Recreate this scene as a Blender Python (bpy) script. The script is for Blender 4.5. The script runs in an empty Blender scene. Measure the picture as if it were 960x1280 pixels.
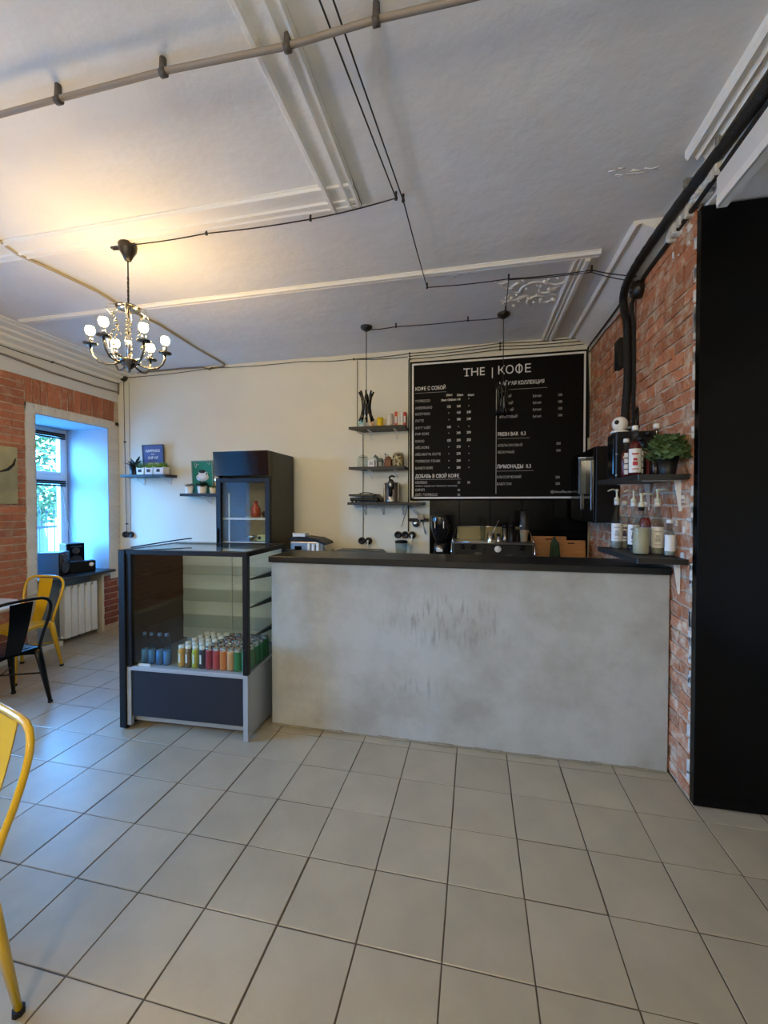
import bpy, bmesh, math, random
from mathutils import Vector, Matrix
random.seed(7)
PI = math.pi
SC = bpy.context.scene
COL = SC.collection

# ------------------------------------------------------------------ camera
CAMX, CAMY, CAMZ = 0.7014, -1.3762, 1.5441
yaw, pitch = -0.2150, -0.0182
cam_d = bpy.data.cameras.new('camera')
cam = bpy.data.objects.new('camera', cam_d)
COL.objects.link(cam)
fw = Vector((math.sin(yaw) * math.cos(pitch), math.cos(yaw) * math.cos(pitch), math.sin(pitch)))
rt = Vector((math.cos(yaw), -math.sin(yaw), 0))
up = rt.cross(fw)
cam.matrix_world = Matrix(((rt.x, up.x, -fw.x, CAMX), (rt.y, up.y, -fw.y, CAMY), (rt.z, up.z, -fw.z, CAMZ), (0, 0, 0, 1)))
cam_d.lens = 517.8 * 36.0 / 1280.0
cam_d.sensor_width = 36.0
cam_d.clip_start = 0.05
SC.camera = cam

# ------------------------------------------------------------------ world, lights, exposure
SC.view_settings.view_transform = 'Standard'
SC.view_settings.look = 'None'
SC.view_settings.gamma = 1.0
SC.view_settings.use_curve_mapping = False
SC.view_settings.exposure = 1.02
w = bpy.data.worlds.new('daylight')
SC.world = w
w.use_nodes = True
wn = w.node_tree
wn.nodes.clear()
bg = wn.nodes.new('ShaderNodeBackground')
bg.inputs['Strength'].default_value = 31.0
wtc = wn.nodes.new('ShaderNodeTexCoord')
wsx = wn.nodes.new('ShaderNodeSeparateXYZ')
wrp = wn.nodes.new('ShaderNodeValToRGB')
wrp.color_ramp.elements[0].position = 0.0
wrp.color_ramp.elements[0].color = (0.05, 0.045, 0.04, 1)      # ground
wrp.color_ramp.elements[1].position = 1.0
wrp.color_ramp.elements[1].color = (0.07, 0.36, 1.0, 1)       # zenith
e_ = wrp.color_ramp.elements.new(0.47)
e_.color = (0.06, 0.055, 0.05, 1)
e_ = wrp.color_ramp.elements.new(0.53)
e_.color = (0.11, 0.42, 1.0, 1)                               # sky near the horizon
wma = wn.nodes.new('ShaderNodeMapRange')
wma.inputs[1].default_value, wma.inputs[2].default_value = -1, 1
wn.links.new(wtc.outputs['Generated'], wsx.inputs[0])
wn.links.new(wsx.outputs['Z'], wma.inputs[0])
wn.links.new(wma.outputs[0], wrp.inputs[0])
wn.links.new(wrp.outputs[0], bg.inputs['Color'])
wo = wn.nodes.new('ShaderNodeOutputWorld')
wn.links.new(bg.outputs[0], wo.inputs[0])


def area(name, loc, direction, sx, sy, power=0.0, color=(1, 1, 1), portal=False, spread=PI):
    d = bpy.data.lights.new(name, 'AREA')
    d.shape = 'RECTANGLE'
    d.size, d.size_y = sx, sy
    d.energy = power
    d.color = color
    d.spread = spread
    if portal:
        d.cycles.is_portal = True
    o = bpy.data.objects.new(name, d)
    o.location = loc
    o.rotation_euler = Vector(direction).to_track_quat('-Z', 'Y').to_euler()
    COL.objects.link(o)
    return o


# sky portals in the window openings
area('window_portal', (-4.46, 2.44, 1.64), (1, 0, 0), 1.0, 1.75, portal=True)
area('window_portal', (-4.46, -0.42, 1.64), (1, 0, 0), 1.75, 1.75, portal=True)
# unseen warm fill lights, added behind the camera to brighten the room
for lx, ly, le in ((-1.9, -2.6, 34), (0.2, -2.9, 44), (1.0, -2.0, 4)):
    d = bpy.data.lights.new('added_fill_light', 'POINT')
    d.energy = le
    d.color = (1.0, 0.86, 0.60)
    d.shadow_soft_size = 0.22
    o = bpy.data.objects.new('added_fill_light', d)
    o.location = (lx, ly, 2.45)
    COL.objects.link(o)


# ------------------------------------------------------------------ materials
def s2l(c):
    return tuple(((v / 255.0) / 12.92 if v / 255.0 <= 0.04045 else ((v / 255.0 + 0.055) / 1.055) ** 2.4) for v in c)


def mat(name, rgb, rough=0.6, metal=0.0, var=0.0, vscale=8.0, bump=0.0, bscale=40.0, rand=0.0, rgb2=None, thr=(0.45, 0.6),
        spec=0.5, stretch=None, coat=0.0, world=False):
    m = bpy.data.materials.new(name)
    m.use_nodes = True
    nt = m.node_tree
    N, L = nt.nodes, nt.links
    p = N['Principled BSDF']
    c = s2l(rgb) if max(rgb) > 1 else rgb
    p.inputs['Base Color'].default_value = (*c, 1)
    p.inputs['Roughness'].default_value = rough
    p.inputs['Metallic'].default_value = metal
    p.inputs['Specular IOR Level'].default_value = spec
    p.inputs['Coat Weight'].default_value = coat
    tc = N.new('ShaderNodeTexCoord')
    vec = tc.outputs['Object']
    if world:
        vec = N.new('ShaderNodeNewGeometry').outputs['Position']
    if stretch:
        mp = N.new('ShaderNodeMapping')
        mp.inputs['Scale'].default_value = stretch
        L.new(vec, mp.inputs['Vector'])
        vec = mp.outputs[0]
    col = None
    if var > 0 or rgb2:
        nz = N.new('ShaderNodeTexNoise')
        nz.inputs['Scale'].default_value = vscale
        nz.inputs['Detail'].default_value = 6
        nz.inputs['Roughness'].default_value = 0.62
        L.new(vec, nz.inputs['Vector'])
        mr = N.new('ShaderNodeMapRange')
        mx = N.new('ShaderNodeMix')
        mx.data_type = 'RGBA'
        if rgb2:
            c2 = s2l(rgb2)
            mr.inputs[1].default_value, mr.inputs[2].default_value = thr
            mx.inputs[6].default_value = (*c, 1)
            mx.inputs[7].default_value = (*c2, 1)
        else:
            mr.inputs[1].default_value, mr.inputs[2].default_value = 0.3, 0.7
            mx.inputs[6].default_value = (*[v * (1 - var) for v in c], 1)
            mx.inputs[7].default_value = (*[min(1, v * (1 + var)) for v in c], 1)
        L.new(nz.outputs['Fac'], mr.inputs[0])
        L.new(mr.outputs[0], mx.inputs[0])
        col = mx.outputs[2]
    if rand > 0:
        oi = N.new('ShaderNodeObjectInfo')
        mr2 = N.new('ShaderNodeMapRange')
        mr2.inputs[3].default_value, mr2.inputs[4].default_value = 1 - rand, 1 + rand
        L.new(oi.outputs['Random'], mr2.inputs[0])
        hs = N.new('ShaderNodeHueSaturation')
        if col:
            L.new(col, hs.inputs['Color'])
        else:
            hs.inputs['Color'].default_value = (*c, 1)
        L.new(mr2.outputs[0], hs.inputs['Value'])
        col = hs.outputs[0]
    if col:
        L.new(col, p.inputs['Base Color'])
    if bump > 0:
        nb = N.new('ShaderNodeTexNoise')
        nb.inputs['Scale'].default_value = bscale
        nb.inputs['Detail'].default_value = 7
        L.new(vec, nb.inputs['Vector'])
        b = N.new('ShaderNodeBump')
        b.inputs['Strength'].default_value = bump
        b.inputs['Distance'].default_value = 0.02
        L.new(nb.outputs['Fac'], b.inputs['Height'])
        L.new(b.outputs[0], p.inputs['Normal'])
    return m


def glass_mat(name, tint=(0.93, 0.97, 0.96), ior=1.45, refl=1.0, opac=0.0, rough=0.0):
    """thin pane: transparent with a fresnel reflection"""
    m = bpy.data.materials.new(name)
    m.use_nodes = True
    nt = m.node_tree
    N, L = nt.nodes, nt.links
    N.clear()
    out = N.new('ShaderNodeOutputMaterial')
    tr = N.new('ShaderNodeBsdfTransparent')
    tr.inputs[0].default_value = (*tint, 1)
    gl = N.new('ShaderNodeBsdfGlossy')
    gl.inputs['Roughness'].default_value = rough
    lw = N.new('ShaderNodeLayerWeight')
    lw.inputs['Blend'].default_value = 0.5
    pw = N.new('ShaderNodeMath')
    pw.operation = 'POWER'
    pw.inputs[1].default_value = 5.0
    f0 = ((ior - 1) / (ior + 1)) ** 2
    mu = N.new('ShaderNodeMath')
    mu.operation = 'MULTIPLY_ADD'
    mu.inputs[1].default_value = refl * (1 - f0)
    mu.inputs[2].default_value = f0 * refl
    mx = N.new('ShaderNodeMixShader')
    L.new(lw.outputs['Facing'], pw.inputs[0])
    L.new(pw.outputs[0], mu.inputs[0])
    L.new(mu.outputs[0], mx.inputs[0])
    L.new(tr.outputs[0], mx.inputs[1])
    L.new(gl.outputs[0], mx.inputs[2])
    L.new(mx.outputs[0], out.inputs[0])
    return m


def emit_mat(name, rgb, strength):
    m = bpy.data.materials.new(name)
    m.use_nodes = True
    p = m.node_tree.nodes['Principled BSDF']
    p.inputs['Base Color'].default_value = (*rgb, 1)
    p.inputs['Emission Color'].default_value = (*rgb, 1)
    p.inputs['Emission Strength'].default_value = strength
    return m


M = {}
M['ceiling'] = mat('ceiling_plaster', (222, 221, 217), 0.9, var=0.05, vscale=1.3, bump=0.9, bscale=3.2)
M['moulding'] = mat('moulding_plaster', (228, 226, 220), 0.8, bump=0.25, bscale=22)
M['rough_plaster'] = mat('rough_plaster', (205, 203, 196), 0.9, var=0.12, vscale=14, bump=1.0, bscale=30)
M['wall_back'] = mat('back_wall_paint', (220, 218, 200), 0.75, var=0.035, vscale=1.5, bump=0.12, bscale=8)
M['wall_white'] = mat('white_wall_paint', (212, 211, 206), 0.7, var=0.04, vscale=2, bump=0.15, bscale=9)
M['mortar'] = mat('brick_mortar', (196, 178, 156), 0.95, var=0.2, vscale=20, bump=0.8, bscale=60)
M['brick_left'] = mat('red_brick', (172, 106, 76), 0.88, vscale=11, bump=0.7, bscale=45, rand=0.2, rgb2=(186, 150, 124), thr=(0.50, 0.74), world=True)
M['brick_right'] = mat('worn_red_brick', (180, 116, 80), 0.88, vscale=13, bump=0.9, bscale=40, rand=0.2, rgb2=(200, 176, 150), thr=(0.47, 0.66), world=True)
M['brick_low'] = mat('dark_red_brick', (128, 66, 58), 0.7, vscale=16, bump=0.6, bscale=45, rand=0.15, rgb2=(185, 165, 150), thr=(0.6, 0.75))
M['brick_white'] = mat('white_painted_brick', (216, 212, 204), 0.8, vscale=24, bump=0.7, bscale=45, rand=0.05, rgb2=(150, 132, 116), thr=(0.6, 0.8))
M['tile'] = mat('floor_tile', (160, 149, 128), 0.32, spec=0.9, vscale=3.5, var=0.10, bump=0.06, bscale=18, rand=0.05)
M['grout'] = mat('floor_grout', (84, 74, 64), 0.95, var=0.15, vscale=12)
M['counter'] = mat('grey_microcement', (172, 174, 170), 0.62, vscale=2.4, rgb2=(152, 151, 143), thr=(0.42, 0.66), bump=0.3, bscale=12)


def add_stain(m, centre, radius, rgb, amount):
    """smeared, vertically streaked stain around a spot (object coordinates)"""
    N, L = m.node_tree.nodes, m.node_tree.links
    p = N['Principled BSDF']
    src = p.inputs['Base Color'].links[0].from_socket
    tc = N.new('ShaderNodeTexCoord')
    mp = N.new('ShaderNodeMapping')
    mp.inputs['Scale'].default_value = (34, 1, 7)
    L.new(tc.outputs['Object'], mp.inputs['Vector'])
    nz = N.new('ShaderNodeTexNoise')
    nz.inputs['Scale'].default_value = 1.0
    nz.inputs['Detail'].default_value = 5
    L.new(mp.outputs[0], nz.inputs['Vector'])
    r1 = N.new('ShaderNodeMapRange')
    r1.inputs[1].default_value, r1.inputs[2].default_value = .50, .72
    L.new(nz.outputs['Fac'], r1.inputs[0])
    d = N.new('ShaderNodeVectorMath')
    d.operation = 'DISTANCE'
    m2 = N.new('ShaderNodeMapping')
    m2.inputs['Scale'].default_value = (1 / radius[0], 0, 1 / radius[1])
    L.new(tc.outputs['Object'], m2.inputs['Vector'])
    L.new(m2.outputs[0], d.inputs[0])
    d.inputs[1].default_value = (centre[0] / radius[0], 0, centre[1] / radius[1])
    r2 = N.new('ShaderNodeMapRange')
    r2.inputs[1].default_value, r2.inputs[2].default_value = 1.0, .35
    r2.inputs[3].default_value, r2.inputs[4].default_value = 0, amount
    L.new(d.outputs['Value'], r2.inputs[0])
    mu = N.new('ShaderNodeMath')
    mu.operation = 'MULTIPLY'
    L.new(r1.outputs[0], mu.inputs[0])
    L.new(r2.outputs[0], mu.inputs[1])
    mx = N.new('ShaderNodeMix')
    mx.data_type = 'RGBA'
    L.new(mu.outputs[0], mx.inputs[0])
    L.new(src, mx.inputs[6])
    mx.inputs[7].default_value = (*s2l(rgb), 1)
    L.new(mx.outputs[2], p.inputs['Base Color'])


add_stain(M['counter'], (1.22, .80), (.48, .22), (112, 108, 100), .85)
add_stain(M['counter'], (1.05, .36), (.30, .10), (118, 114, 108), .6)
M['black_top'] = mat('black_worktop', (17, 16, 16), 0.33, var=0.25, vscale=30, bump=0.05)
M['black_gloss'] = mat('black_gloss', (6, 7, 8), 0.12, spec=0.4)
M['black_panel'] = mat('black_panel_lacquer', (3, 3, 4), 0.2, spec=0.18)
M['black_satin'] = mat('black_satin', (13, 13, 14), 0.4, spec=0.3)
M['black_matt'] = mat('black_matt', (22, 21, 20), 0.7)
M['black_wood'] = mat('black_painted_wood', (30, 28, 26), 0.5, var=0.3, vscale=20, bump=0.15, bscale=30, stretch=(1, 6, 6))
M['navy_panel'] = mat('dark_navy_panel', (22, 28, 40), 0.35)
M['grey_metal'] = mat('grey_painted_metal', (158, 164, 168), 0.35, metal=0.2)
M['steel'] = mat('brushed_steel', (190, 190, 188), 0.28, metal=1.0, bump=0.04, bscale=80)
M['chrome'] = mat('chrome', (215, 215, 215), 0.1, metal=1.0)
M['nickel'] = mat('dark_nickel', (120, 116, 112), 0.22, metal=1.0)
M['board'] = mat('menu_black', (5, 5, 6), 0.6, spec=0.15)
M['white_print'] = mat('white_print', (225, 225, 222), 0.6)
M['grey_print'] = mat('grey_print', (170, 170, 168), 0.6)
M['white_plastic'] = mat('white_plastic', (222, 222, 218), 0.4)
M['white_gloss'] = mat('white_enamel', (226, 226, 222), 0.28)
M['yellow'] = mat('yellow_paint', (216, 172, 20), 0.3, metal=0.0, coat=0.5)
M['table'] = mat('pale_tabletop', (196, 190, 180), 0.35, var=0.08, vscale=12)
M['rubber'] = mat('black_rubber', (14, 14, 14), 0.8)
M['glass'] = glass_mat('pane_glass')
M['shelf_glass'] = glass_mat('shelf_glass', tint=(0.90, 0.945, 0.94), ior=1.5)
M['bottle_clear'] = glass_mat('bottle_clear', tint=(0.82, 0.86, 0.86), ior=1.4, refl=0.9)
M['jar_glass'] = glass_mat('jar_glass', tint=(0.86, 0.90, 0.90), ior=1.4, refl=0.8)
M['frost'] = mat('milky_door', (196, 202, 204), 0.22)
M['paper'] = mat('white_label', (218, 218, 214), 0.6)
M['leaf'] = mat('green_leaf', (74, 112, 42), 0.5, var=0.35, vscale=30)
M['leaf_light'] = mat('light_green_leaf', (120, 160, 52), 0.5, var=0.3, vscale=40)
M['leaf_dark'] = mat('dark_leaf', (26, 40, 34), 0.45, var=0.3, vscale=40)
M['soil'] = mat('soil', (40, 30, 24), 0.95)
M['wood'] = mat('light_wood', (176, 120, 66), 0.5, var=0.18, vscale=7, stretch=(1, 1, 8))
M['pipe'] = mat('grey_pipe', (134, 124, 116), 0.55)
M['cable_grey'] = mat('painted_cable', (158, 148, 128), 0.7)
M['wire'] = mat('twisted_wire', (26, 21, 19), 0.7, bump=0.6, bscale=300)
M['conduit'] = mat('corrugated_conduit', (12, 12, 13), 0.45, bump=0.5, bscale=200)
M['bakelite'] = mat('brown_bakelite', (28, 23, 21), 0.3)
M['bulb_on'] = emit_mat('lit_bulb', (1.0, 0.66, 0.26), 95.0)
M['filament'] = mat('dark_bulb', (150, 150, 150), 0.1, metal=0.3)


def colmat(name, rgb, rough=0.4, metal=0.0, **k):
    if name not in M:
        M[name] = mat(name, rgb, rough, metal, **k)
    return M[name]


# ------------------------------------------------------------------ mesh helpers
class MB:
    def __init__(s):
        s.bm = bmesh.new()

    def _xf(s, verts, mtx):
        if mtx is not None:
            bmesh.ops.transform(s.bm, matrix=mtx, verts=verts)

    def box(s, x0, x1, y0, y1, z0, z1, bev=0.0, mtx=None, seg=1):
        t = bmesh.new()
        bmesh.ops.create_cube(t, size=1)
        for v in t.verts:
            v.co = Vector(((x0 + x1) / 2 + v.co.x * (x1 - x0), (y0 + y1) / 2 + v.co.y * (y1 - y0), (z0 + z1) / 2 + v.co.z * (z1 - z0)))
        if bev > 0:
            bmesh.ops.bevel(t, geom=t.edges[:] + t.verts[:], offset=bev, segments=seg, affect='EDGES', profile=0.5)
        s.merge(t, mtx)
        return s

    def merge(s, t, mtx=None):
        mp = {}
        for v in t.verts:
            mp[v] = s.bm.verts.new(mtx @ v.co if mtx is not None else v.co)
        for f in t.faces:
            try:
                nf = s.bm.faces.new([mp[v] for v in f.verts])
                nf.smooth = f.smooth
            except ValueError:
                pass
        t.free()

    def lathe(s, prof, n=20, c=(0, 0, 0), cap=True, mtx=None):
        """prof: list of (r, z) bottom to top"""
        t = bmesh.new()
        rings = []
        for r, z in prof:
            if r < 1e-5:
                rings.append([t.verts.new((c[0], c[1], c[2] + z))])
            else:
                rings.append([t.verts.new((c[0] + r * math.cos(2 * PI * k / n), c[1] + r * math.sin(2 * PI * k / n), c[2] + z)) for k in range(n)])
        for a, b in zip(rings[:-1], rings[1:]):
            for k in range(n):
                k2 = (k + 1) % n
                if len(a) == 1 and len(b) == 1:
                    continue
                if len(a) == 1:
                    f = t.faces.new((a[0], b[k2], b[k]))
                elif len(b) == 1:
                    f = t.faces.new((a[k], a[k2], b[0]))
                else:
                    f = t.faces.new((a[k], a[k2], b[k2], b[k]))
                f.smooth = True
        if cap:
            if len(rings[0]) > 1:
                t.faces.new(list(reversed(rings[0])))
            if len(rings[-1]) > 1:
                t.faces.new(rings[-1])
        s.merge(t, mtx)
        return s

    def cyl(s, p0, p1, r0, r1=None, n=12):
        r1 = r0 if r1 is None else r1
        p0, p1 = Vector(p0), Vector(p1)
        d = p1 - p0
        q = d.to_track_quat('Z', 'Y').to_matrix().to_4x4()
        return s.lathe([(r0, 0), (r1, d.length)], n, mtx=Matrix.Translation(p0) @ q)

    def sphere(s, c, r, n=12, sz=1.0):
        k = max(4, n // 2)
        return s.lathe([(max(0, r * math.sin(PI * i / k)) if 0 < i < k else 0, -r * sz * math.cos(PI * i / k)) for i in range(k + 1)], n, c, cap=False)

    def tube(s, pts, r, n=8, closed=False, flat=None):
        """r: radius or list; flat=(a,b): elliptic section scale"""
        P = [Vector(p) for p in pts]
        m = len(P)
        R = r if isinstance(r, (list, tuple)) else [r] * m
        t = bmesh.new()
        rings = []
        ref = None
        for i in range(m):
            if closed:
                d = (P[(i + 1) % m] - P[i - 1]).normalized()
            else:
                d = (P[min(i + 1, m - 1)] - P[max(i - 1, 0)]).normalized()
            if ref is None:
                ref = Vector((0, 0, 1)) if abs(d.z) < 0.9 else Vector((0, 1, 0))
            a = d.cross(ref)
            if a.length < 1e-4:
                a = d.cross(Vector((1, 0, 0.1)))
            a.normalize()
            b = a.cross(d).normalized()
            ref = b
            fa, fb = flat or (1, 1)
            rings.append([t.verts.new(P[i] + a * math.cos(2 * PI * k / n) * R[i] * fa + b * math.sin(2 * PI * k / n) * R[i] * fb) for k in range(n)])
        rng = range(m) if closed else range(m - 1)
        for i in rng:
            A, B = rings[i], rings[(i + 1) % m]
            for k in range(n):
                f = t.faces.new((A[k], A[(k + 1) % n], B[(k + 1) % n], B[k]))
                f.smooth = True
        if not closed:
            t.faces.new(rings[0])
            t.faces.new(list(reversed(rings[-1])))
        bmesh.ops.recalc_face_normals(t, faces=t.faces)
        s.merge(t)
        return s

    def prism(s, poly, p0, p1, ax='x'):
        """poly in the two other axes, extruded along ax from p0 to p1"""
        def pt(a, b, v):
            return {'x': (v, a, b), 'y': (a, v, b), 'z': (a, b, v)}[ax]
        t = bmesh.new()
        A = [t.verts.new(pt(a, b, p0)) for a, b in poly]
        B = [t.verts.new(pt(a, b, p1)) for a, b in poly]
        n = len(poly)
        for k in range(n):
            t.faces.new((A[k], A[(k + 1) % n], B[(k + 1) % n], B[k]))
        t.faces.new(list(reversed(A)))
        t.faces.new(B)
        bmesh.ops.recalc_face_normals(t, faces=t.faces)
        s.merge(t)
        return s

    def quad(s, *pts):
        s.bm.faces.new([s.bm.verts.new(p) for p in pts])
        return s

    def mesh(s, name):
        me = bpy.data.meshes.new(name)
        s.bm.normal_update()
        s.bm.to_mesh(me)
        s.bm.free()
        return me

    def build(s, name, material, parent=None, label=None, loc=None, kind=None):
        me = s.mesh(name)
        me.materials.append(material)
        o = bpy.data.objects.new(name, me)
        COL.objects.link(o)
        if parent is not None:
            o.parent = parent
        if loc:
            o.location = loc
        if label:
            o['label'] = label
        if kind:
            o['kind'] = kind
        return o


def tag(o, label, cat, group=None):
    o['label'] = label
    o['category'] = cat
    if group:
        o['group'] = group
    return o


def thing(name, label, cat, loc=(0, 0, 0), rz=0.0, group=None):
    o = bpy.data.objects.new(name, None)
    o.empty_display_size = 0.1
    COL.objects.link(o)
    o.location = loc
    o.rotation_euler = (0, 0, rz)
    return tag(o, label, cat, group)


def struct(o):
    o['kind'] = 'structure'
    return o


def dup(root, loc=None, rz=None, label=None, group=None, mats=None):
    def cp(o, par):
        c = o.copy()
        COL.objects.link(c)
        c.parent = par
        for ch in [x for x in kids.get(o.name, [])]:
            cp(ch, c)
        return c
    kids = {}

    def walk(o):
        kids[o.name] = list(o.children)
        for x in o.children:
            walk(x)
    walk(root)
    r = cp(root, None)
    if loc is not None:
        r.location = loc
    if rz is not None:
        r.rotation_euler = (0, 0, rz)
    if label:
        r['label'] = label
    if group:
        r['group'] = group
    return r


def setmat(o, m):
    """own mesh copy with another material"""
    o.data = o.data.copy()
    o.data.materials.clear()
    o.data.materials.append(m)


KC = 1.0184


def cl(x, y, z=3.19):
    return (0.701 + (x - 0.701) * KC, -1.376 + (y + 1.376) * KC, z)


XL, XR, YB, ZC = -3.71, 1.81, 3.05, 3.20
FRONT = -4.0

# ------------------------------------------------------------------ floor
floor = struct(MB().box(-4.42, 3.6, FRONT - 0.4, 3.4, -0.12, -0.004).build('floor', M['grout']))
tile_me = []
for k in range(4):
    t = bmesh.new()
    bmesh.ops.create_cube(t, size=1)
    for v in t.verts:
        v.co = Vector((v.co.x * (0.2945 - 0.0008 * k), v.co.y * 0.2945, v.co.z * 0.012 - 0.006))
    top = [e for e in t.edges if all(v.co.z > -0.001 for v in e.verts)]
    bmesh.ops.bevel(t, geom=top, offset=0.0012, segments=1, affect='EDGES')
    me = bpy.data.meshes.new('tile')
    t.to_mesh(me)
    t.free()
    me.materials.append(M['tile'])
    tile_me.append(me)
cand = []
for i in range(-13, 12):
    for j in range(-13, 10):
        x, y = 0.3 * i + 0.15, 0.3 * j + 0.15
        dx, dy = x - CAMX, y - CAMY
        u, v = dx * rt.x + dy * rt.y, dx * fw.x + dy * fw.y
        hid = (y > 1.40 and x > -0.68) or y > 3.0 or x < -3.86 or x > 3.2 or (y > 1.07 and x > 1.8)
        if hid:
            continue
        vis = v > 0.55 and abs(u) < v * 0.98 + 0.25 and v > CAMZ * 0.75
        cand.append((0 if vis else 1, math.hypot(dx, dy), x, y))
cand.sort()
rest = MB()
for n, (_, _, x, y) in enumerate(cand):
    if n < 295:
        o = bpy.data.objects.new('tile', tile_me[n % 4])
        COL.objects.link(o)
        o.parent = floor
        o.location = (x + random.uniform(-.0008, .0008), y + random.uniform(-.0008, .0008), random.uniform(-.0008, 0.0004))
        o.rotation_euler = (random.uniform(-.001, .001), random.uniform(-.001, .001), random.uniform(-.002, .002) + PI / 2 * random.choice((0, 1, 2, 3)))
    else:
        rest.box(x - .147, x + .147, y - .147, y + .147, -0.012, 0.0)
rest.build('far_tiles', M['tile'], floor, kind='stuff')

# ------------------------------------------------------------------ walls
# left wall with two window openings and a radiator niche under each
WY0, WY1, WZ0, WZ1 = 2.02, 2.90, 0.72, 2.485
V2A, V2B = -1.25, 0.40
wl = MB()
xo = -4.42
zt = 3.30


def wall_block(y0, y1, z0, z1, x1=XL):
    wl.box(xo, x1, y0, y1, z0, z1)


wall_block(FRONT - 0.4, V2A, -0.1, zt)
wall_block(V2B, WY0, -0.1, zt)
wall_block(2.90, 3.4, -0.1, zt)
for a, b in ((V2A, V2B), (WY0, WY1)):
    wall_block(a, b, WZ1, zt)
    wl.box(xo, XL - 0.19, a, b, -0.1, WZ0)
wl.box(XL - 0.19, XL - 0.006, 2.80, 2.90, -0.1, WZ0)
wall_left = struct(wl.build('wall_left', M['mortar']))
# white plastered reveal lining (thin skins inside the opening)
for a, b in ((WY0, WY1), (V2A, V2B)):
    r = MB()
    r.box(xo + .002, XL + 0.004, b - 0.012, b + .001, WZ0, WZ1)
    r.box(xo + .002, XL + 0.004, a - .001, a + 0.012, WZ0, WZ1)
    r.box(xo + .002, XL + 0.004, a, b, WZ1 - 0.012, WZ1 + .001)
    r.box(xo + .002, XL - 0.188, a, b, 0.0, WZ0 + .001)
    r.build('reveal_plaster', colmat('daylight_toned_plaster', (158, 170, 182), .7), wall_left)  # blue daylight tone and dimming put into the plaster colour
# niche cheek (painted) and plastered top of the wall
MB().box(XL - 0.19, XL + .003, 2.79, 2.815, 0.0, WZ0 - .03).build('niche_cheek', colmat('cream_paint', (206, 196, 176), .7), wall_left)
tp = MB()
tp.box(XL - .01, XL + 0.006, FRONT, YB, 2.83, ZC)
tp.build('upper_plaster', M['wall_white'], wall_left)


def brick_meshes(name, material, L, H, T, n=5, jit=0.0035):
    out = []
    for k in range(n):
        t = bmesh.new()
        bmesh.ops.create_cube(t, size=1)
        for v in t.verts:
            v.co = Vector((v.co.x * T, v.co.y * L, v.co.z * H))
        bmesh.ops.subdivide_edges(t, edges=[e for e in t.edges if abs((e.verts[0].co - e.verts[1].co).y) > L * .5], cuts=2)
        for v in t.verts:
            v.co += Vector((random.uniform(-jit, jit) * .8, random.uniform(-jit, jit), random.uniform(-jit, jit)))
        me = bpy.data.meshes.new(name)
        t.to_mesh(me)
        t.free()
        me.materials.append(material)
        out.append(me)
    return out


def put(name, me, parent, loc, rot=(0, 0, 0), scale=(1, 1, 1)):
    o = bpy.data.objects.new(name, me)
    COL.objects.link(o)
    o.parent = parent
    o.location = loc
    o.rotation_euler = rot
    o.scale = scale
    return o


CH = 0.0765
bl = brick_meshes('brick', M['brick_left'], 0.243, 0.0655, 0.022)
blh = brick_meshes('brick', M['brick_left'], 0.112, 0.0655, 0.022, 3)
blow = brick_meshes('brick', M['brick_low'], 0.20, 0.062, 0.022, 3)
bx = XL - 0.004
stuff = MB()
# left of the window, individually built towards the window
ncourse = 37
for c in range(ncourse):
    z = 0.04 + c * CH
    if z > 2.80:
        break
    off = 0.0 if c % 2 else 0.125
    y = 1.925
    first = True
    while y > 0.75:
        L = 0.25
        mesh = bl
        if first and off:
            L = 0.125
            mesh = blh
        put('brick', random.choice(mesh), wall_left, (bx + random.uniform(-.002, .003), y - L / 2, z), (0, random.uniform(-.01, .01), 0))
        y -= L
        first = False
    # farther away from the window: joined
    yy = y
    while yy > FRONT:
        if not (V2A - 0.1 < yy - .12 < V2B + 0.1 and z < 2.58):
            stuff.box(bx - .011, bx + .011, yy - .245, yy - .002, z - .0325, z + .0325)
        yy -= 0.25
stuff.build('distant_bricks', M['brick_left'], wall_left, kind='stuff')
# soldier course above the window
sol = brick_meshes('brick', M['brick_left'], 0.064, 0.245, 0.022, 4)
y = 1.965
while y < 3.02:
    put('brick', random.choice(sol), wall_left, (bx, y, 2.705), (random.uniform(-.04, .04), 0, 0))
    y += 0.0755
# dark low bricks of the pier right of the radiator
for c in range(8):
    z = 0.10 + c * CH
    put('brick', random.choice(blow), wall_left, (bx, 2.915, z), (0, 0, 0), (1, 1.05 if c % 2 else .9, 1))
for c in range(7):
    z = 0.08 + c * CH
    if z < .62:
        pass
# white painted brick surround of the window
wb = brick_meshes('painted_brick', M['brick_white'], 0.088, 0.071, 0.026, 4, .002)
wc = MB()
wc.box(XL - .008, XL + .006, 1.93, 2.022, 0.62, 2.575)
wc.box(XL - .008, XL + .006, 2.898, 3.05, 0.62, 2.575)
wc.box(XL - .008, XL + .006, 1.93, 3.05, 2.485, 2.575)
wc.build('surround_coat', M['brick_white'], wall_left)
z = 0.66
while z < 2.50:
    put('painted_brick', random.choice(wb), wall_left, (XL - .002, 1.976, z))
    put('painted_brick', random.choice(wb), wall_left, (XL - .002, 2.972, z), (0, 0, 0), (1, 1.65, 1))
    z += CH
wb2 = brick_meshes('painted_brick', M['brick_white'], 0.070, 0.084, 0.026, 4, .002)
y = 1.975
while y < 3.03:
    put('painted_brick', random.choice(wb2), wall_left, (XL - .002, y, 2.530))
    y += 0.0755
# small white base board under the left bricks
struct(MB().box(XL, XL + .02, FRONT, 2.28, 0, .055, bev=.003).build('baseboard_left', M['wall_white']))

# back wall
wall_back = struct(MB().box(-4.42, 2.0, YB, 3.4, -0.1, 3.3).build('wall_back', M['wall_back']))
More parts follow.
